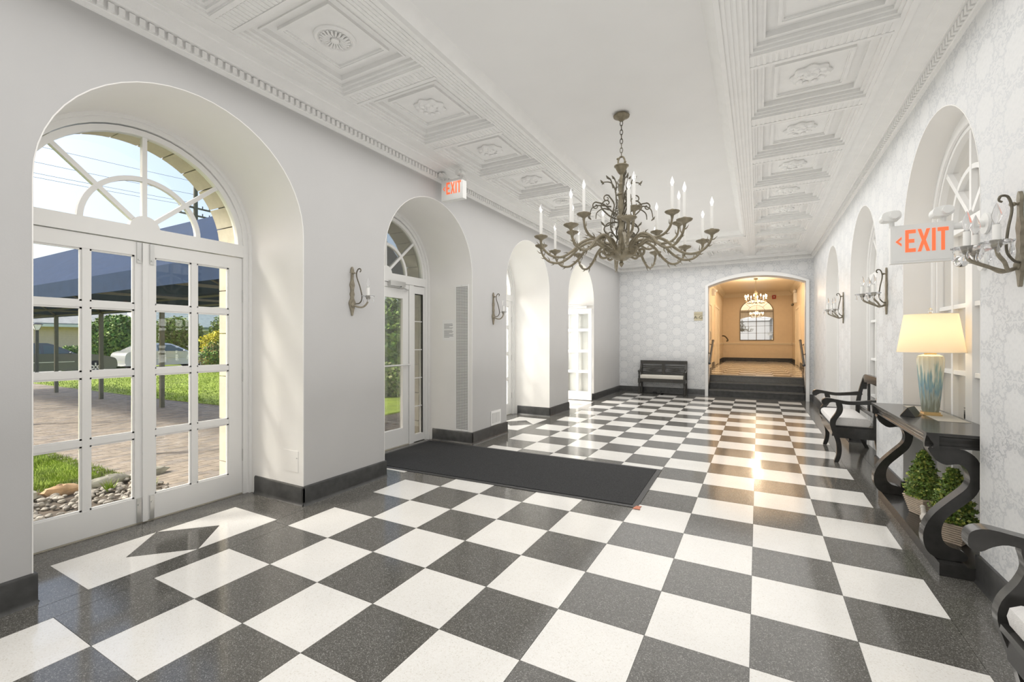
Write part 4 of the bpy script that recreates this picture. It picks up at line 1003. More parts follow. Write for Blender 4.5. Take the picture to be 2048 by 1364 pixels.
leg = [(2.770, 0.766), (2.782, 0.715), (2.813, 0.677), (2.852, 0.662), (2.905, 0.672), (2.940, 0.648), (2.956, 0.590), (2.940, 0.531), (2.876, 0.455), (2.800, 0.362), (2.754, 0.275), (2.740, 0.191), (2.760, 0.115), (2.813, 0.078), (2.890, 0.079), (2.940, 0.090), (2.945, 0.124), (2.91, 0.150), (2.862, 0.163), (2.833, 0.198), (2.828, 0.263), (2.852, 0.334), (2.93, 0.426), (2.985, 0.499), (3.010, 0.590), (3.000, .69), (2.96, .745), (2.90, .766)]
leg = [(x if z > .1 else x, max(z, .076)) for x, z in leg]
lp = smooth2(leg, 3, True); lp = [(x, min(max(z, .076), .767)) for x, z in lp]
for y in (ty0 + .045, ty1 - .13): MB().prism(lp, 'y', y, y + .085).build('scroll_leg', 'black_wood', t)
MB().box(XR + .12, XR + .16, ty0 + .06, ty1 - .06, .076, .77).build('back_rail', 'black_wood', t, False) if 0 else None
for y in (ty0 + .06, ty1 - .11): MB().box(XR + .115, XR + .155, y, y + .05, .0755, TZ - .092).build('back_leg', 'black_wood', t, False)
# lamp
lx, ly = 2.985, 2.755
t = thing('table_lamp', 'lit table lamp with blue-green drip-glazed vase and cream shade', 'lamp', (lx, ly, TZ + .002))
def la(mb): return mb.xf(Matrix.Translation((lx, ly, TZ + .002)))
la(MB().box(-.055, .055, -.055, .055, 0, .012).box(-.047, .047, -.047, .047, .012, .026)).build('brass_base', 'brass', t, False)
la(MB().lathe([(.046, .026), (.050, .04), (.060, .15), (.070, .28), (.078, .39), (.079, .425), (.072, .448), (.05, .458), (.035, .462)], n=64, lobe=16, amp=.035)).build('vase', 'drip_glaze', t)
la(MB().lathe([(.035, .462), (.04, .470), (.02, .478), (.008, .485), (.008, .78)], n=14)).build('stem', 'brass', t)
la(MB().lathe([(.198, .475), (.155, .765)], n=48, caps=False)).build('lamp_shade', 'lamp_cloth', t)
for r_, z_ in ((.1985, .476), (.155, .765)): la(MB().tube([(r_ * math.cos(a), r_ * math.sin(a), z_) for a in [2 * PI * i / 40 for i in range(41)]], .002, 5, False)).build('shade_trim', 'linen', t)
h = MB()
for k in range(3):
    a = 2 * PI * k / 3; h.tube([(0, 0, .755), (.155 * math.cos(a), .155 * math.sin(a), .763)], .002, 5)
la(h).build('shade_spider', 'brass', t)
la(MB().lathe([(.006, .77), (.014, .785), (.016, .797), (.008, .81), (.0005, .814)], n=14)).build('finial', 'crystal', t)
la(MB().ball((.0, 0, .62), (.03, .03, .045))).build('bulb', 'bulb_lit', t)
ll = bpy.data.lights.new('table_lamp_light', 'POINT'); ll.energy = 3.4; ll.color = (1.0, .80, .56); ll.shadow_soft_size = .05
lo = bpy.data.objects.new('table_lamp_light', ll); COL.objects.link(lo); lo.location = (lx, ly, TZ + .62)
# tent plaque
t = thing('tent_plaque', 'small black and gold tent-shaped plaque standing on the console table', 'plaque', (2.84, 2.63, TZ))
q = MB().prism([(-.045, .002), (.045, .002), (.0, .068)], 'y', -.075, .075); M4 = Matrix.Translation((2.845, 2.64, TZ)) @ Matrix.Rotation(math.radians(-28), 4, 'Z')
q.xf(M4).build('plaque_body', 'black_wood', t, False)
q = MB().add([(-.0445, -.072, .0035), (-.0445, .072, .0035), (-.0012, .072, .0672), (-.0012, -.072, .0672)], [(0, 1, 2, 3)])
q = MB().prism([(-.0455, .002), (-.0475, .002), (-.0025, .068), (-.0005, .068)], 'y', -.073, .073); q.xf(M4).build('gilt_face', 'gilt', t, False)
# potted boxwood cones
def leaf_quads(b_, p, n_, size, rn):
    n_ = Vector(n_).normalized(); u = n_.orthogonal().normalized(); a = rn.uniform(0, 2 * PI); v = n_.cross(u)
    e = (u * math.cos(a) + v * math.sin(a)); w = n_.cross(e); tip = (e + n_ * rn.uniform(.3, 1.4)).normalized() * size; sd = w * size * .38
    p = Vector(p); b_.add([p, p + tip * .5 + sd, p + tip, p + tip * .5 - sd], [(0, 1, 2, 3)])
def boxwood(label, x, y, s, h, seed):
    rn = random.Random(seed); z0 = .0755
    t = thing('potted_boxwood', label, 'plant', (x, y, z0))
    b_ = MB()
    for k in range(9):
        za = z0 + .0155 * k; f_ = .058 + .0035 * k
        b_.frustum((x, y), (f_ * s, f_ * s), (f_ * s + .005, f_ * s + .005), za, za + .0075); b_.frustum((x, y), (f_ * s + .005, f_ * s + .005), (f_ * s + .001, f_ * s + .001), za + .0075, za + .0155)
    b_.xf(Matrix.Translation((x, y, 0)) @ Matrix.Rotation(math.radians(20 + seed * 9), 4, 'Z') @ Matrix.Translation((-x, -y, 0)))
    b_.build('ribbed_pot', 'terracotta_pot', t, False)
    zr = z0 + .14; MB().lathe([(.075 * s, 0), (.07 * s, .004)], (x, y, zr - .006), 16).build('soil', 'soil', t)
    MB().tube([(x, y, zr - .01), (x, y, zr + h * .9)], [.012, .004], 6).build('stem', 'bark', t)
    for nm, m_, cnt in (('foliage', 'boxwood', 2600), ('young_foliage', 'boxwood_tip', 900)):
        f = MB()
        for k in range(cnt):
            q = rn.random() ** 1.35; R = (.118 * (1 - q) ** .75 + .012) * s * (.92 + .18 * math.sin(7 * q * 6 + seed)); R = min(R, .10 * s + q * .12); a = rn.uniform(0, 2 * PI); rr = R * rn.uniform(.62, 1.03)
            leaf_quads(f, (x + rr * math.cos(a), y + rr * math.sin(a), zr + .004 + q * h), (math.cos(a), math.sin(a), .55), rn.uniform(.016, .026), rn)
        f.build(nm, m_, t, False, kind='stuff')
boxwood('cone-shaped boxwood in a ribbed pot toward the far scrolled table leg', 2.965, 2.83, 1.0, .34, 1)
boxwood('leaning boxwood in a ribbed pot behind the near scrolled table leg', 2.985, 2.30, 1.0, .34, 4)
# little bird ornament
t = thing('bird_ornament', 'small pale bird ornament standing on the plinth between the potted boxwoods', 'ornament', (2.905, 2.56, .0755))
P = smooth_path([(2.905, 2.50, .125), (2.905, 2.53, .125), (2.905, 2.56, .135), (2.905, 2.585, .155), (2.905, 2.597, .178), (2.905, 2.606, .188)], 4); n = len(P)
MB().tube(P, [.005 + .026 * math.sin(PI * min(1, i / (n * .62))) if i < n * .55 else .017 - .004 * (i - n * .55) / (n * .45) for i in range(n)], 12).ball((2.905, 2.608, .192), .0165).build('bird_body', 'bird', t)
MB().tube([(2.905, 2.622, .192), (2.905, 2.638, .188)], [.005, .001], 6).build('beak', 'bird', t)
MB().tube([(2.905, 2.51, .125), (2.905, 2.465, .118)], [.012, .006], 8).build('tail', 'bird', t)
MB().lathe([(.03, 0), (.028, .01), (.012, .016), (.010, .11 - .0755 + .03)], (2.905, 2.56, .0755), 14).build('bird_base', 'bird', t)

# ------------------------------------------------------------------ settees (front toward -x, origin at the floor below the middle of the seat front)
def settee(label):
    t = thing('settee', label, 'settee', (0, 0, 0), 'black caned settees in the right niches'); hw = .515
    wood = 'black_wood'
    for s_ in (-1, 1):
        y = s_ * hw
        # front leg rising into the arm support, s-curved in side view
        side = smooth2([(.035, .0), (.075, .0), (.105, .10), (.105, .22), (.075, .34), (.050, .43), (.062, .50), (.105, .57), (.120, .63), (.105, .70), (.055, .70), (.065, .63), (.045, .57), (.005, .50), (-.005, .43), (.02, .34), (.055, .22), (.060, .10)], 3, True)
        side = [(a, max(b_, 0.0)) for a, b_ in side]
        MB().prism(side, 'y', y - .022, y + .022).build('front_leg', wood, t)
        arm = smooth2([(-.085, .700), (-.075, .735), (-.03, .752), (.06, .738), (.18, .722), (.32, .735), (.44, .752), (.46, .735), (.46, .705), (.32, .692), (.18, .682), (.08, .695), (.02, .705), (-.02, .690), (-.05, .668), (-.078, .674)], 3, True)
        MB().prism(arm, 'y', y - .03, y + .03).build('arm_rest', wood, t)
        MB().prism(smooth2([(.50, 0), (.54, 0), (.475, .14), (.455, .28), (.44, .42), (.45, .62), (.48, .80), (.52, .955), (.485, .965), (.44, .80), (.405, .62), (.40, .42), (.415, .28), (.44, .14)], 3, True), 'y', y - .022, y + .022).build('back_leg', wood, t)
    MB().box(.02, .06, -hw + .02, hw - .02, .30, .40).build('front_apron', wood, t, False)
    MB().box(.41, .44, -hw + .02, hw - .02, .30, .40).build('rear_apron', wood, t, False)
    for s_ in (-1, 1): MB().box(.05, .42, s_ * hw - .016, s_ * hw + .016, .29, .41).build('side_apron', wood, t, False)
    se = MB(); se.box(.0, .46, -hw + .022, -hw + .05, .40, .425); se.box(.0, .46, hw - .05, hw - .022, .40, .425); se.box(.0, .05, -hw + .05, hw - .05, .40, .425); se.box(.41, .46, -hw + .05, hw - .05, .40, .425)
    se.build('seat_frame', wood, t, False)
    MB().box(.05, .41, -hw + .05, hw - .05, .412, .420).build('cane_seat', 'cane', t, False)
    # woven side panels below the arms
    # crest rail, rounded at the ends, and lower back rail
    cr = smooth2([(-hw - .01, .80), (-hw + .02, .93), (-hw + .12, .985), (-.2, .99), (.2, .99), (hw - .12, .985), (hw - .02, .93), (hw + .01, .80), (hw - .03, .79), (hw - .07, .87), (.2, .89), (-.2, .89), (-hw + .07, .87), (-hw + .03, .79)], 3, True)
    MB().prism(cr, 'x', .475, .515).build('crest_rail', wood, t)
    MB().box(.43, .465, -hw + .02, hw - .02, .52, .57).build('back_rail', wood, t, False)
    MB().box(.44, .462, -.03, .03, .57, .90).build('back_splat', wood, t, False)
    cu = MB(); n1, n2 = 10, 14
    prof = [(.03, .4255), (.012, .44), (.005, .47), (.012, .50), (.04, .515), (.2, .52), (.36, .515), (.385, .50), (.392, .47), (.385, .44), (.37, .4255)]
    cu.prism(prof, 'y', -hw + .06, hw - .06); cu.build('seat_cushion', 'white_knit', t)
    return t
s1 = settee('black settee with scrolled arms and pale cushion in the middle right niche'); s1.location = (2.585, 5.22, 0)
s2 = copy_tree(s1); s2.location = (2.585, -0.04, 0); s2['label'] = 'black settee with scrolled arms cut off by the photo edge at lower right'

# ------------------------------------------------------------------ bench on the end wall
BX, BY = -0.40, YF - 0.03
t = thing('bench', 'dark wooden slatted-back bench with pale cushion against the end wall', 'bench', (BX, BY - .2, 0)); w = .575; wood = 'bench_wood'
yb_, yf_ = BY - .03, BY - .36
for s_ in (-1, 1):
    x = BX + s_ * w
    MB().box(x - .028 - (s_ < 0) * 0, x + .028, yb_ - .05, yb_, 0, .88).build('back_post', wood, t, False)
    MB().lathe([(.022, 0), (.030, .03), (.026, .10), (.020, .18), (.030, .22), (.020, .24), (.028, .26), (.018, .28), (.034, .30)], (x, yf_, 0), 14).box(x - .03, x + .03, yf_ - .03, yf_ + .03, .30, .42).lathe([(.026, .42), (.020, .45), (.028, .47), (.018, .50), (.026, .56), (.022, .60)], (x, yf_, 0), 14).build('front_leg', wood, t)
    MB().prism(smooth2([(yf_ - .05, .60), (yf_ - .04, .635), (yf_ + .04, .64), (yf_ + .14, .65), (yf_ + .22, .70), (yf_ + .27, .80), (yf_ + .30, .80), (yf_ + .29, .70), (yf_ + .22, .62), (yf_ + .1, .60), (yf_ + .0, .595)], 3, True), 'x', x - .025, x + .025).build('arm_rest', wood, t)
    MB().box(x - .02, x + .02, yf_, yb_ - .05, .32, .40).build('side_rail', wood, t, False)
MB().box(BX - w, BX + w, yf_ - .02, yf_ + .02, .33, .42).build('front_rail', wood, t, False)
MB().box(BX - w, BX + w, yf_, yb_ - .02, .39, .42).build('seat_board', wood, t, False)
MB().box(BX - w - .028, BX + w + .028, yb_ - .052, yb_ + .002, .80, .895).build('crest_rail', wood, t, False)
MB().box(BX - .035, BX + .035, yb_ - .05, yb_, .44, .80).build('centre_stile', wood, t, False)
for s_ in (-1, 1):
    x0, x1 = sorted((BX + s_ * .035, BX + s_ * (w - .028)))
    for z in (.745, .69, .58, .525): MB().box(x0, x1, yb_ - .04, yb_ - .015, z - .016, z + .016).build('back_slat', wood, t, False)
    xm_ = (x0 + x1) / 2; MB().prism(smooth2([(x0, .635), (x0 + .1, .645), (xm_, .665), (x1 - .1, .645), (x1, .635), (x1 - .1, .625), (xm_, .605), (x0 + .1, .625)], 3, True), 'y', yb_ - .042, yb_ - .014).build('carved_slat', wood, t)
    MB().box(x0, x1, yb_ - .04, yb_ - .012, .44, .49).build('lower_rail', wood, t, False)
MB().prism([(yf_ - .01, .425), (yf_ - .02, .45), (yf_ - .015, .50), (yf_ + .02, .515), (yb_ - .09, .515), (yb_ - .065, .49), (yb_ - .07, .425)], 'x', BX - w + .035, BX + w - .035).build('seat_cushion', 'linen', t)
t = thing('floor_box', 'small black box with a cord on the floor under the far bench', 'box', (-.62, 10.68, 0))
MB().box(-.66, -.57, 10.70, 10.78, .001, .05).build('box_body', 'dark_gap', t, False); MB().tube(smooth_path([(-.57, 10.74, .02), (-.5, 10.72, .01), (-.46, 10.78, .04), (-.47, 10.85, .07)], 5), .006, 6).build('cord', 'dark_gap', t)

# ------------------------------------------------------------------ outside
GZ = -0.15
gnd = MB().box(-160, -2.76, -120, 160, GZ - .3, GZ - .03).build('ground', 'earth', kind='structure', smooth=False)
# lawns
def lawn(pts, name='lawn'): return MB().prism(pts, 'z', GZ - .029, GZ).build(name, 'lawn', gnd, False)
lawn([(-22.5, -25), (-5.0, -25), (-5.0, .55), (-7.2, .55), (-22.5, 2.2)])
lawn([(-22.5, 4.1), (-9.6, 4.5), (-5.2, 4.9), (-5.2, 60), (-22.5, 60)])
MB().box(-31, -23.2, -30, 50, GZ - .029, GZ - .02).build('road', 'asphalt', gnd, False)
MB().box(-23.2, -22.5, -30, 50, GZ - .029, GZ + .02).build('kerb_strip', 'asphalt', gnd, False)
lawn([(-60, -30), (-31, -30), (-31, 50), (-60, 50)])
# brick path under the canopy
pv = MB().prism([(-22.5, .62), (-7.2, .62), (-5.3, .78), (-2.77, .78), (-2.77, 4.9), (-5.2, 4.9), (-9.6, 4.5), (-22.5, 4.1)], 'z', GZ - .029, GZ - .012).build('brick_path', 'sand_joint', gnd, False)
bl, bw = 0.205, 0.102
ba = MB().box(-.049, .049, -.1, .1, -.02, .008)
bsrc = {}; cnt = 0; rest = {'paver': MB(), 'paver_b': MB()}; rn = random.Random(11)
spots = []
i = 0; x = -2.83
while x > -22.0:
    y = .66 + (i % 2) * bl / 2
    while y < 4.6:
        if not (x < -5.2 and y > 4.35): spots.append((x, y))
        y += bl
    x -= bw; i += 1
def vis(p): return p[1] > .7 and p[1] < .70 + (-p[0] - 3.0) * .62 + .9
order = sorted(spots, key=lambda p: (0 if vis(p) else 1, (p[0] - 1.83) ** 2 + (p[1] + 1.78) ** 2))
for k, (x, y) in enumerate(order):
    m_ = rn.choice(('paver', 'paver', 'paver_b')); z = GZ + rn.uniform(-.003, .001)
    if k < 290:
        if m_ not in bsrc: bsrc[m_] = MB().box(-.0485, .0485, -.1, .1, -.02, .008).build('brick', m_, pv, False); bsrc[m_].location = (x, y, z)
        else: inst(bsrc[m_], 'brick', (x, y, z), pv)
    else: rest[m_].box(x - .0485, x + .0485, y - .1, y + .1, z - .012, z + .008)
for m_, b_ in rest.items(): b_.build('brick_field', m_, pv, False, kind='stuff')
# grass blades near the glass and a sparser cover farther out
def blades(name, n_, fx, h0, h1, w_, seed):
    rn = random.Random(seed); b_ = MB()
    for k in range(n_):
        p = fx(rn)
        if p is None: continue
        x, y = p; a = rn.uniform(0, 2 * PI); h = rn.uniform(h0, h1); lx_, ly_ = rn.uniform(-.5, .5) * h, rn.uniform(-.5, .5) * h
        dx, dy = math.cos(a) * w_, math.sin(a) * w_
        b_.add([(x - dx, y - dy, GZ), (x + dx, y + dy, GZ), (x + lx_, y + ly_, GZ + h)], [(0, 1, 2)])
    return b_.build(name, 'grass_blade', gnd, False, kind='stuff')
blades('grass', 26000, lambda r: (r.uniform(-7.4, -4.62), r.uniform(-2.4, .66)), .03, .075, .0035, 1)
blades('grass', 22000, lambda r: (r.uniform(-22, -9), r.uniform(4.4, 12.5)), .02, .05, .010, 2)
# gravel bed with kerb stones against the building
gb = MB().prism([(-4.66, -2.6), (-2.77, -2.6), (-2.77, .76), (-4.4, .76)], 'z', GZ - .029, GZ - .015); gv = gb.build('gravel_bed', 'earth', gnd, False)
def stone_mesh(seed, n=8, m=5):
    rn = random.Random(seed); b_ = MB().ball((0, 0, 0), 1, n, m)
    b_.v = [(p[0] * rn.uniform(.82, 1.12), p[1] * rn.uniform(.82, 1.12), p[2] * rn.uniform(.8, 1.1)) for p in b_.v]; return b_
PS = []
for k in range(6):
    o = stone_mesh(k).build('pebble', 'pebble_a' if k % 2 else 'pebble_b', gv); o.location = (-4.0 + k * .1, -.3, GZ + .01); o.scale = (.05, .04, .025); PS.append(o)
rn = random.Random(5)
for k in range(285):
    o = inst(rn.choice(PS), 'pebble', (rn.uniform(-4.40, -3.35), rn.uniform(-.75, .74), GZ + rn.uniform(-.01, .03)), gv, rn.uniform(0, 6)); s_ = rn.uniform(.020, .045); o.scale = (s_, s_ * rn.uniform(.6, .9), s_ * rn.uniform(.45, .7))
for k, (x, y, l, m_) in enumerate(((-4.50, -.62, .20, 'kerb_a'), (-4.47, -.25, .17, 'kerb_a'), (-4.44, .06, .16, 'kerb_b'), (-4.42, .42, .22, 'kerb_a'), (-4.40, .80, .20, 'kerb_a'), (-4.52, -1.05, .21, 'kerb_b'))):
    st = stone_mesh(20 + k, 12, 7); st.v = [(p[0] * .075, p[1] * l, p[2] * .07) for p in st.v]
    st.xf(Matrix.Translation((x, y, GZ + .035))).build('kerb_stone', m_, gnd)
for (x, y) in ((-4.15, .35), (-4.05, -.42), (-3.9, .60), (-4.2, .66)):
    rn = random.Random(int(x * 100 + y * 37)); b_ = MB()
    for k in range(60):
        a = rn.uniform(0, 2 * PI); l = rn.uniform(.06, .13); p = Vector((x + rn.uniform(-.03, .03), y + rn.uniform(-.03, .03), GZ)); d = Vector((math.cos(a) * l * .7, math.sin(a) * l * .7, l)); w_ = Vector((-math.sin(a), math.cos(a), 0)) * .006
        b_.add([p - w_, p + w_, p + d], [(0, 1, 2)])
    b_.build('weed_tuft', 'grass_blade', gv, False, kind='stuff')
# canopy over the path
t = thing('entrance_canopy', 'long dark blue canvas canopy on slim posts over the brick path', 'canopy', (-11, 2.4, GZ))
y0c, y1c, yr, zr, ze, zv = 1.2, 3.6, 2.4, 3.50, 2.42, 2.15; xa, xb = -2.9, -20.5
nP = 11; dx = (xb - xa) / nP
for k in range(nP):
    xs, xe = xa + dx * k, xa + dx * (k + 1)
    hip = 1.6 if k == nP - 1 else 0
    for yy in (y0c, y1c):
        MB().add([(xs, yy, ze), (xe, yy, ze), (xe + hip, yr, zr), (xs, yr, zr), (xs, yy, ze - .012), (xe, yy, ze - .012), (xe + hip, yr, zr - .012), (xs, yr, zr - .012)], [(0, 1, 2, 3), (7, 6, 5, 4), (0, 4, 5, 1), (3, 2, 6, 7)]).build('roof_panel', 'canvas_blue', t, False)
        MB().box(*sorted((xs, xe)), yy - .006, yy + .006, zv, ze).build('valance', 'canvas_blue', t, False)
MB().add([(xb, y0c, ze), (xb, y1c, ze), (xb + 1.6, yr, zr)], [(0, 1, 2)]).build('roof_panel', 'canvas_blue', t, False); MB().box(xb - .006, xb + .006, y0c, y1c, zv, ze).build('valance', 'canvas_blue', t, False)
for yy in (y0c + .03, y1c - .03):
    for z in (zv + .04, ze - .04): MB().box(xb, xa, yy - .02, yy + .02, z - .02, z + .02).build('frame_rail', 'post_metal', t, False)
for x in (-3.0, -4.9, -7.3, -10.49, -13.75, -16.85, -20.2):
    MB().box(x - .02, x + .02, y0c, y1c, zv + .02, zv + .06).build('cross_rail', 'post_metal', t, False)
    MB().tube(smooth_path([(x, y0c + .03, zv + .04), (x, 1.7, 2.55), (x, yr, 2.72), (x, 3.1, 2.55), (x, y1c - .03, zv + .04)], 5), .022, 6).build('bow', 'post_metal', t)
    MB().tube([(x, yr, 2.72), (x, yr, zr - .03)], .02, 6).build('king_post', 'post_metal', t)
for x in (-7.3, -10.49, -13.75, -16.85, -20.2): MB().box(x - .04, x + .04, y1c - .07, y1c + .01, GZ - .01, zv + .04).build('post', 'post_metal', t, False)
for x in (-3.0, -5.66, -10.25, -13.75, -16.85, -20.2): MB().box(x - .035, x + .035, y0c - .01, y0c + .06, GZ - .01, zv + .04).build('post', 'post_metal', t, False)
# cars on the road, parallel to the building
def car(label, x, y, body, wagon):
    t = thing('car', label, 'car', (x, y, GZ)); w = .88; z = GZ
    b_ = MB()
    if wagon: side = [(-4.6, .30), (-4.65, .55), (-4.60, .95), (-4.45, 1.02), (-1.55, .98), (-.85, .93), (-.30, .82), (-.06, .70), (.0, .45), (-.05, .28), (-.45, .22), (-4.3, .22)]
    else: side = [(-4.5, .28), (-4.55, .5), (-4.5, .85), (-4.3, .98), (-3.9, 1.02), (-1.6, .98), (-.8, .90), (-.25, .78), (-.05, .62), (.0, .42), (-.08, .25), (-4.3, .22)]
    if wagon: roof = [(-4.5, 1.0), (-4.35, 1.36), (-3.9, 1.47), (-2.7, 1.48), (-2.3, 1.42), (-1.55, 1.0)]
    else: roof = [(-4.2, .98), (-3.5, 1.38), (-2.9, 1.45), (-2.3, 1.42), (-1.4, .95)]
    def shell(poly, w0, w1, m_, nm):
        n = len(poly); zs = [q[1] for q in poly]; z0, z1 = min(zs), max(zs); q = MB()
        wf = lambda zz: w0 + (w1 - w0) * (zz - z0) / (z1 - z0)
        vs = [(x + wf(b) , y + a, z + b) for a, b in poly] + [(x - wf(b), y + a, z + b) for a, b in poly]
        q.add(vs, [tuple(range(n)), tuple(range(n, 2 * n))[::-1]] + [(i, n + i, n + (i + 1) % n, (i + 1) % n) for i in range(n)]); return q.build(nm, m_, t)
    shell(smooth2(side, 3, True), w, w, body, 'body'); shell(smooth2(roof + [(roof[-1][0], .93), (roof[0][0], .93)], 2, True), w - .02, w - .2, body, 'cabin')
    gls = [[(-4.25, 1.02), (-4.12, 1.33), (-3.45, 1.37), (-3.45, 1.0)], [(-3.38, 1.0), (-3.38, 1.38), (-2.75, 1.39), (-2.70, 1.0)], [(-2.62, 1.0), (-2.62, 1.39), (-2.35, 1.37), (-1.72, 1.0)]] if wagon else [[(-3.95, 1.02), (-3.45, 1.31), (-3.15, 1.35), (-3.1, 1.0)], [(-3.03, 1.0), (-3.03, 1.36), (-2.35, 1.36), (-1.62, 1.0)]]
    for gp in gls:
        for sg in (1, -1): 
            vs = [(x + sg * (w - .02 - .18 * (b - .93) / .55 + .008), y + a, z + b) for a, b in gp]; MB().add(vs, [(0, 1, 2, 3)]).build('side_window', 'car_glass', t, False)
    for wy in (-.85, -3.65):
        for sg in (1, -1):
            wh = MB().tube([(x + sg * (w - .2), y + wy, z + .32), (x + sg * (w + .015), y + wy, z + .32)], .32, 24).build('wheel', 'tyre', t)
            rim = MB().tube([(x + sg * (w + .016), y + wy, z + .32), (x + sg * (w + .022), y + wy, z + .32)], .07, 12)
            for k in range(6):
                a = PI * k / 3; rim.box(x + sg * (w + .016) - .004, x + sg * (w + .016) + .008, y + wy - .03, y + wy + .03, z + .32, z + .53)
                rim.v[-8:] = [(q[0], y + wy + (q[1] - y - wy) * math.cos(a) - (q[2] - z - .32) * math.sin(a), z + .32 + (q[1] - y - wy) * math.sin(a) + (q[2] - z - .32) * math.cos(a)) for q in rim.v[-8:]]
            rim.build('rim', 'alloy', wh, False)
    for sg in (1, -1):
        MB().ball((x + sg * .62, y - .16, z + .66), (.24, .16, .07), 10, 6).build('headlamp', 'headlamp', t)
        MB().box(x + sg * w - .004, x + sg * w + .004, y - 4.2, y - 1.6, z + .60, z + .63).build('side_moulding', 'alloy', t, False)
        MB().ball((x + sg * (w + .07), y - 1.75, z + 1.02), (.09, .07, .06), 10, 6).build('wing_mirror', body, t)
    return t
car('dark grey estate car parked on the road outside the left door', -27.0, 8.45, 'car_dark', True)
car('silver car parked ahead of the dark estate car', -28.6, 13.9, 'car_silver', False)
# lamp post and low box beside it
t = thing('lamp_post', 'black lamp post with glass lantern outside near the parked car', 'lamp post', (-25, 5.30, GZ))
MB().box(-25.05, -24.95, 5.25, 5.35, GZ, 1.88).build('post', 'base_black', t, False)
MB().frustum((-25, 5.30), (.06, .06), (.13, .13), 1.90, 2.12).build('lantern_glass', 'headlamp', t, False); MB().frustum((-25, 5.30), (.17, .17), (.05, .05), 2.125, 2.20).build('lantern_roof', 'base_black', t, False)
for sx in (-1, 1):
    for sy in (-1, 1): MB().tube([(-25 + sx * .06, 5.30 + sy * .06, 1.89), (-25 + sx * .135, 5.30 + sy * .135, 2.13)], .008, 5).build('lantern_bar', 'base_black', t)
t = thing('street_bench', 'dark low slatted bench beside the lamp post', 'bench', (-24.9, 4.95, GZ))
for z in (.12, .24, .36, .48): MB().box(-25.02, -24.98, 4.2, 5.18, z, z + .09).build('slat', 'bench_wood', t, False)
MB().box(-25.03, -24.97, 4.2, 5.18, .575, .605).build('top_rail', 'stone_out', t, False)
for y in (4.25, 5.12): MB().box(-24.98, -24.92, y, y + .06, GZ, .56).build('leg', 'bench_wood', t, False)
# houses
boards('siding', 2, .16, .9); boards('siding_w', 2, .16, .9); boards('shingle', 2, .14, .8); boards('shingle_b', 2, .14, .8)
t = thing('house', 'low house with pinkish siding and grey shingle roof behind the dark car', 'house', (-42, 9, GZ))
MB().box(-50, -42, 2, 15.2, GZ, 2.55).build('wall', 'siding', t, False); MB().box(-41.98, -41.6, 1.5, 9.0, GZ, 4.2).build('white_wall', 'siding_w', t, False)
MB().prism([(-41.3, 2.50), (-41.3, 2.68), (-46, 4.4), (-50.6, 2.68), (-50.6, 2.5)], 'y', 1.4, 15.6).xf(Matrix.Identity(4)).build('roof', 'shingle', t, False)
MB().box(-41.35, -41.25, 1.4, 15.6, 2.42, 2.60).build('gutter', 'white_trim', t, False)
t = thing('house', 'house with blue-grey shingle roof and porch behind the silver car', 'house', (-46, 20, GZ))
MB().box(-54, -46.5, 16.2, 30, GZ, 2.7).build('wall', 'siding_w', t, False)
MB().prism([(-45.0, 2.55), (-45.0, 2.75), (-50, 4.5), (-55, 2.75), (-55, 2.55)], 'y', 15.6, 30.5).build('roof', 'shingle_b', t, False)
MB().box(-46.49, -46.4, 17.8, 19.0, GZ, 2.3).build('porch_recess', 'porch_wood', t, False)
for y in (17.4, 19.2): MB().box(-45.4, -45.15, y, y + .28, GZ, 2.55).build('porch_post', 'white_trim', t, False)
MB().box(-45.3, -45.1, 15.8, 30, 2.42, 2.62).build('gutter', 'white_trim', t, False); MB().box(-47.6, -46.8, 17.0, 17.9, 3.5, 4.0).build('dormer', 'white_trim', t, False)
# shrubs
def shrub(name, label, cat, c, rad, n_, size, mats, seed, group=None, squash=1.0, hang=False):
    rn = random.Random(seed); t = thing(name, label, cat, (c[0], c[1], GZ))
    MB().tube([(c[0], c[1], GZ), (c[0], c[1], c[2])], [.12, .05], 6).build('stem', 'bark', t)
    inner = MB().ball((c[0], c[1], c[2]), (rad[0] * .72, rad[1] * .72, rad[2] * .74), 14, 10); inner.build('inner_foliage', mats[0], t)
    for mi, m_ in enumerate(mats):
        f = MB()
        for k in range(n_ // len(mats)):
            z = rn.uniform(-1, 1); a = rn.uniform(0, 2 * PI); r_ = math.sqrt(1 - z * z); q = Vector((r_ * math.cos(a), r_ * math.sin(a), z))
            lump = 1 + .12 * math.sin(5 * a + seed) * math.cos(4 * z + seed); s_ = rn.uniform(.72, 1.02) * lump
            p = (c[0] + q.x * rad[0] * s_, c[1] + q.y * rad[1] * s_, max(c[2] + q.z * rad[2] * s_, GZ + .03))
            nn = Vector((q.x, q.y, q.z - (1.2 if hang else -.2))); leaf_quads(f, p, nn, size * rn.uniform(.7, 1.3), rn)
        f.build('foliage', m_, t, False, kind='stuff')
shrub('round_shrub', 'large rounded dark green shrub behind the front of the dark car', 'shrub', (-31.5, 10.35, 1.35), (1.3, 1.45, 1.55), 9000, .16, ('leaf_dark', 'leaf_mid'), 1)
shrub('small_shrub', 'small low green shrub in front of the pinkish siding', 'shrub', (-30.3, 8.0, .45), (.5, .6, .65), 3500, .13, ('leaf_mid', 'leaf_dark'), 2)
shrub('weeping_tree', 'loose olive weeping tree behind the silver car', 'tree', (-33.2, 14.4, 1.45), (1.2, 1.6, 1.6), 9000, .16, ('leaf_olive', 'leaf_mid'), 3, hang=True)
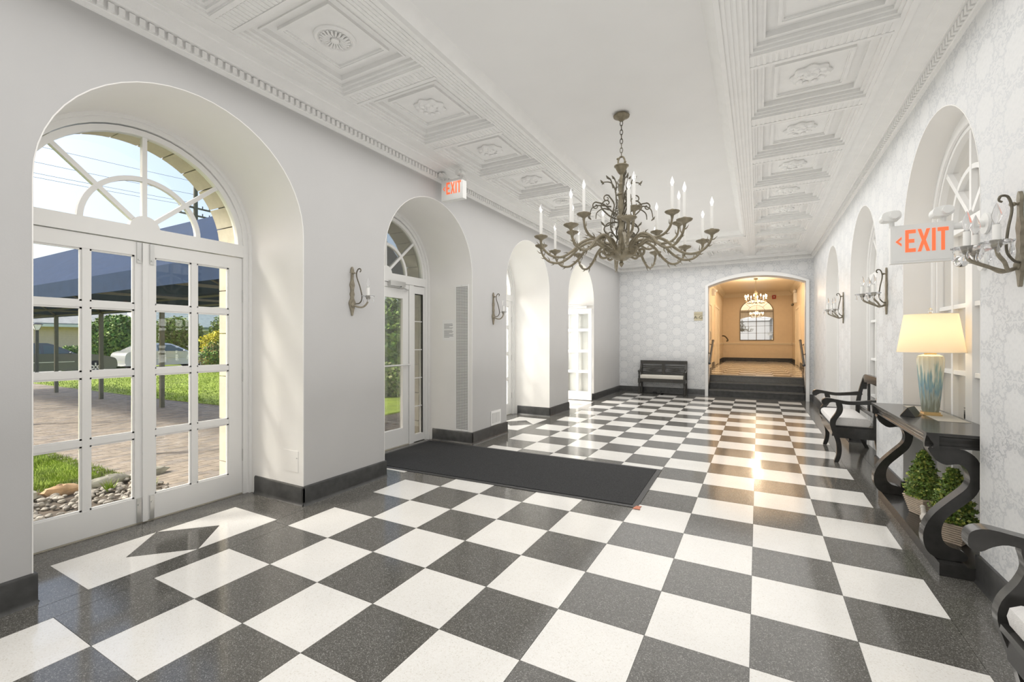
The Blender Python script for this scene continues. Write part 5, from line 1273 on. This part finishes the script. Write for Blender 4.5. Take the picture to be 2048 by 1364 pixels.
shrub('weeping_tree', 'pale olive tree rising behind the yellow shrub', 'tree', (-33.2, 18.3, 1.75), (1.3, 1.75, 1.9), 9000, .15, ('leaf_olive', 'leaf_mid'), 4, hang=True)
shrub('yellow_shrub', 'bright yellow-leaved shrub at the lawn edge', 'shrub', (-24.0, 12.6, 1.25), (.42, 1.35, .75), 4500, .11, ('leaf_yellow', 'leaf_yellow'), 5)
shrub('mixed_shrub', 'green and rust-tipped shrub mound below the yellow shrub', 'shrub', (-22.5, 12.0, .55), (.55, 1.6, .85), 8000, .10, ('leaf_mid', 'leaf_rust', 'leaf_dark'), 6)
shrub('laurel_shrub', 'tall leafy laurel shrub seen through the entrance door', 'shrub', (-8.9, 10.0, 1.35), (1.1, 1.5, 1.55), 5200, .17, ('leaf_mid', 'leaf_dark', 'leaf_mid'), 7)
shrub('low_shrub', 'low bushy shrub at the foot of the leafy laurel', 'shrub', (-7.6, 7.9, .25), (.55, .6, .5), 2600, .11, ('leaf_mid', 'leaf_olive'), 8)
for k, x in enumerate((-6.0, -11.2, -16.4, -21.6)):
    shrub('hedge_tree', ('broad green tree nearest the building at the back of the lawn', 'second green tree along the back of the lawn', 'third green tree along the back of the lawn', 'green tree beside the road at the back of the lawn')[k], 'tree', (x, 27 + (k % 2) * 1.2, 2.2), (2.15, 1.6, 2.4), 3600, .24, ('leaf_mid', 'leaf_dark'), 30 + k)
# utility pole with wires
t = thing('utility_pole', 'tall utility pole with crossarms and wires beyond the blue canopy', 'utility pole', (-44, 20.8, GZ))
MB().tube([(-44, 20.8, GZ), (-44, 20.8, 16.6)], [.25, .17], 10).build('pole', 'post_metal', t)
for z in (13.0, 13.7): MB().box(-44.06, -43.94, 19.4, 22.2, z, z + .14).build('crossarm', 'post_metal', t, False)
for k in range(5):
    for z in (13.14, 13.84): MB().tube([(-44, 19.6 + k * .6, z), (-44, 19.6 + k * .6, z + .22)], .05, 6).build('insulator', 'wire', t)
for k, z in enumerate((15.0, 14.2, 13.9, 16.2)):
    P = [(-44, 20.8 - 3.0 * j, z - .9 * math.sin(PI * j / 14)) for j in range(15)]
    MB().tube(P, .014, 4).build('wire', 'wire', t)
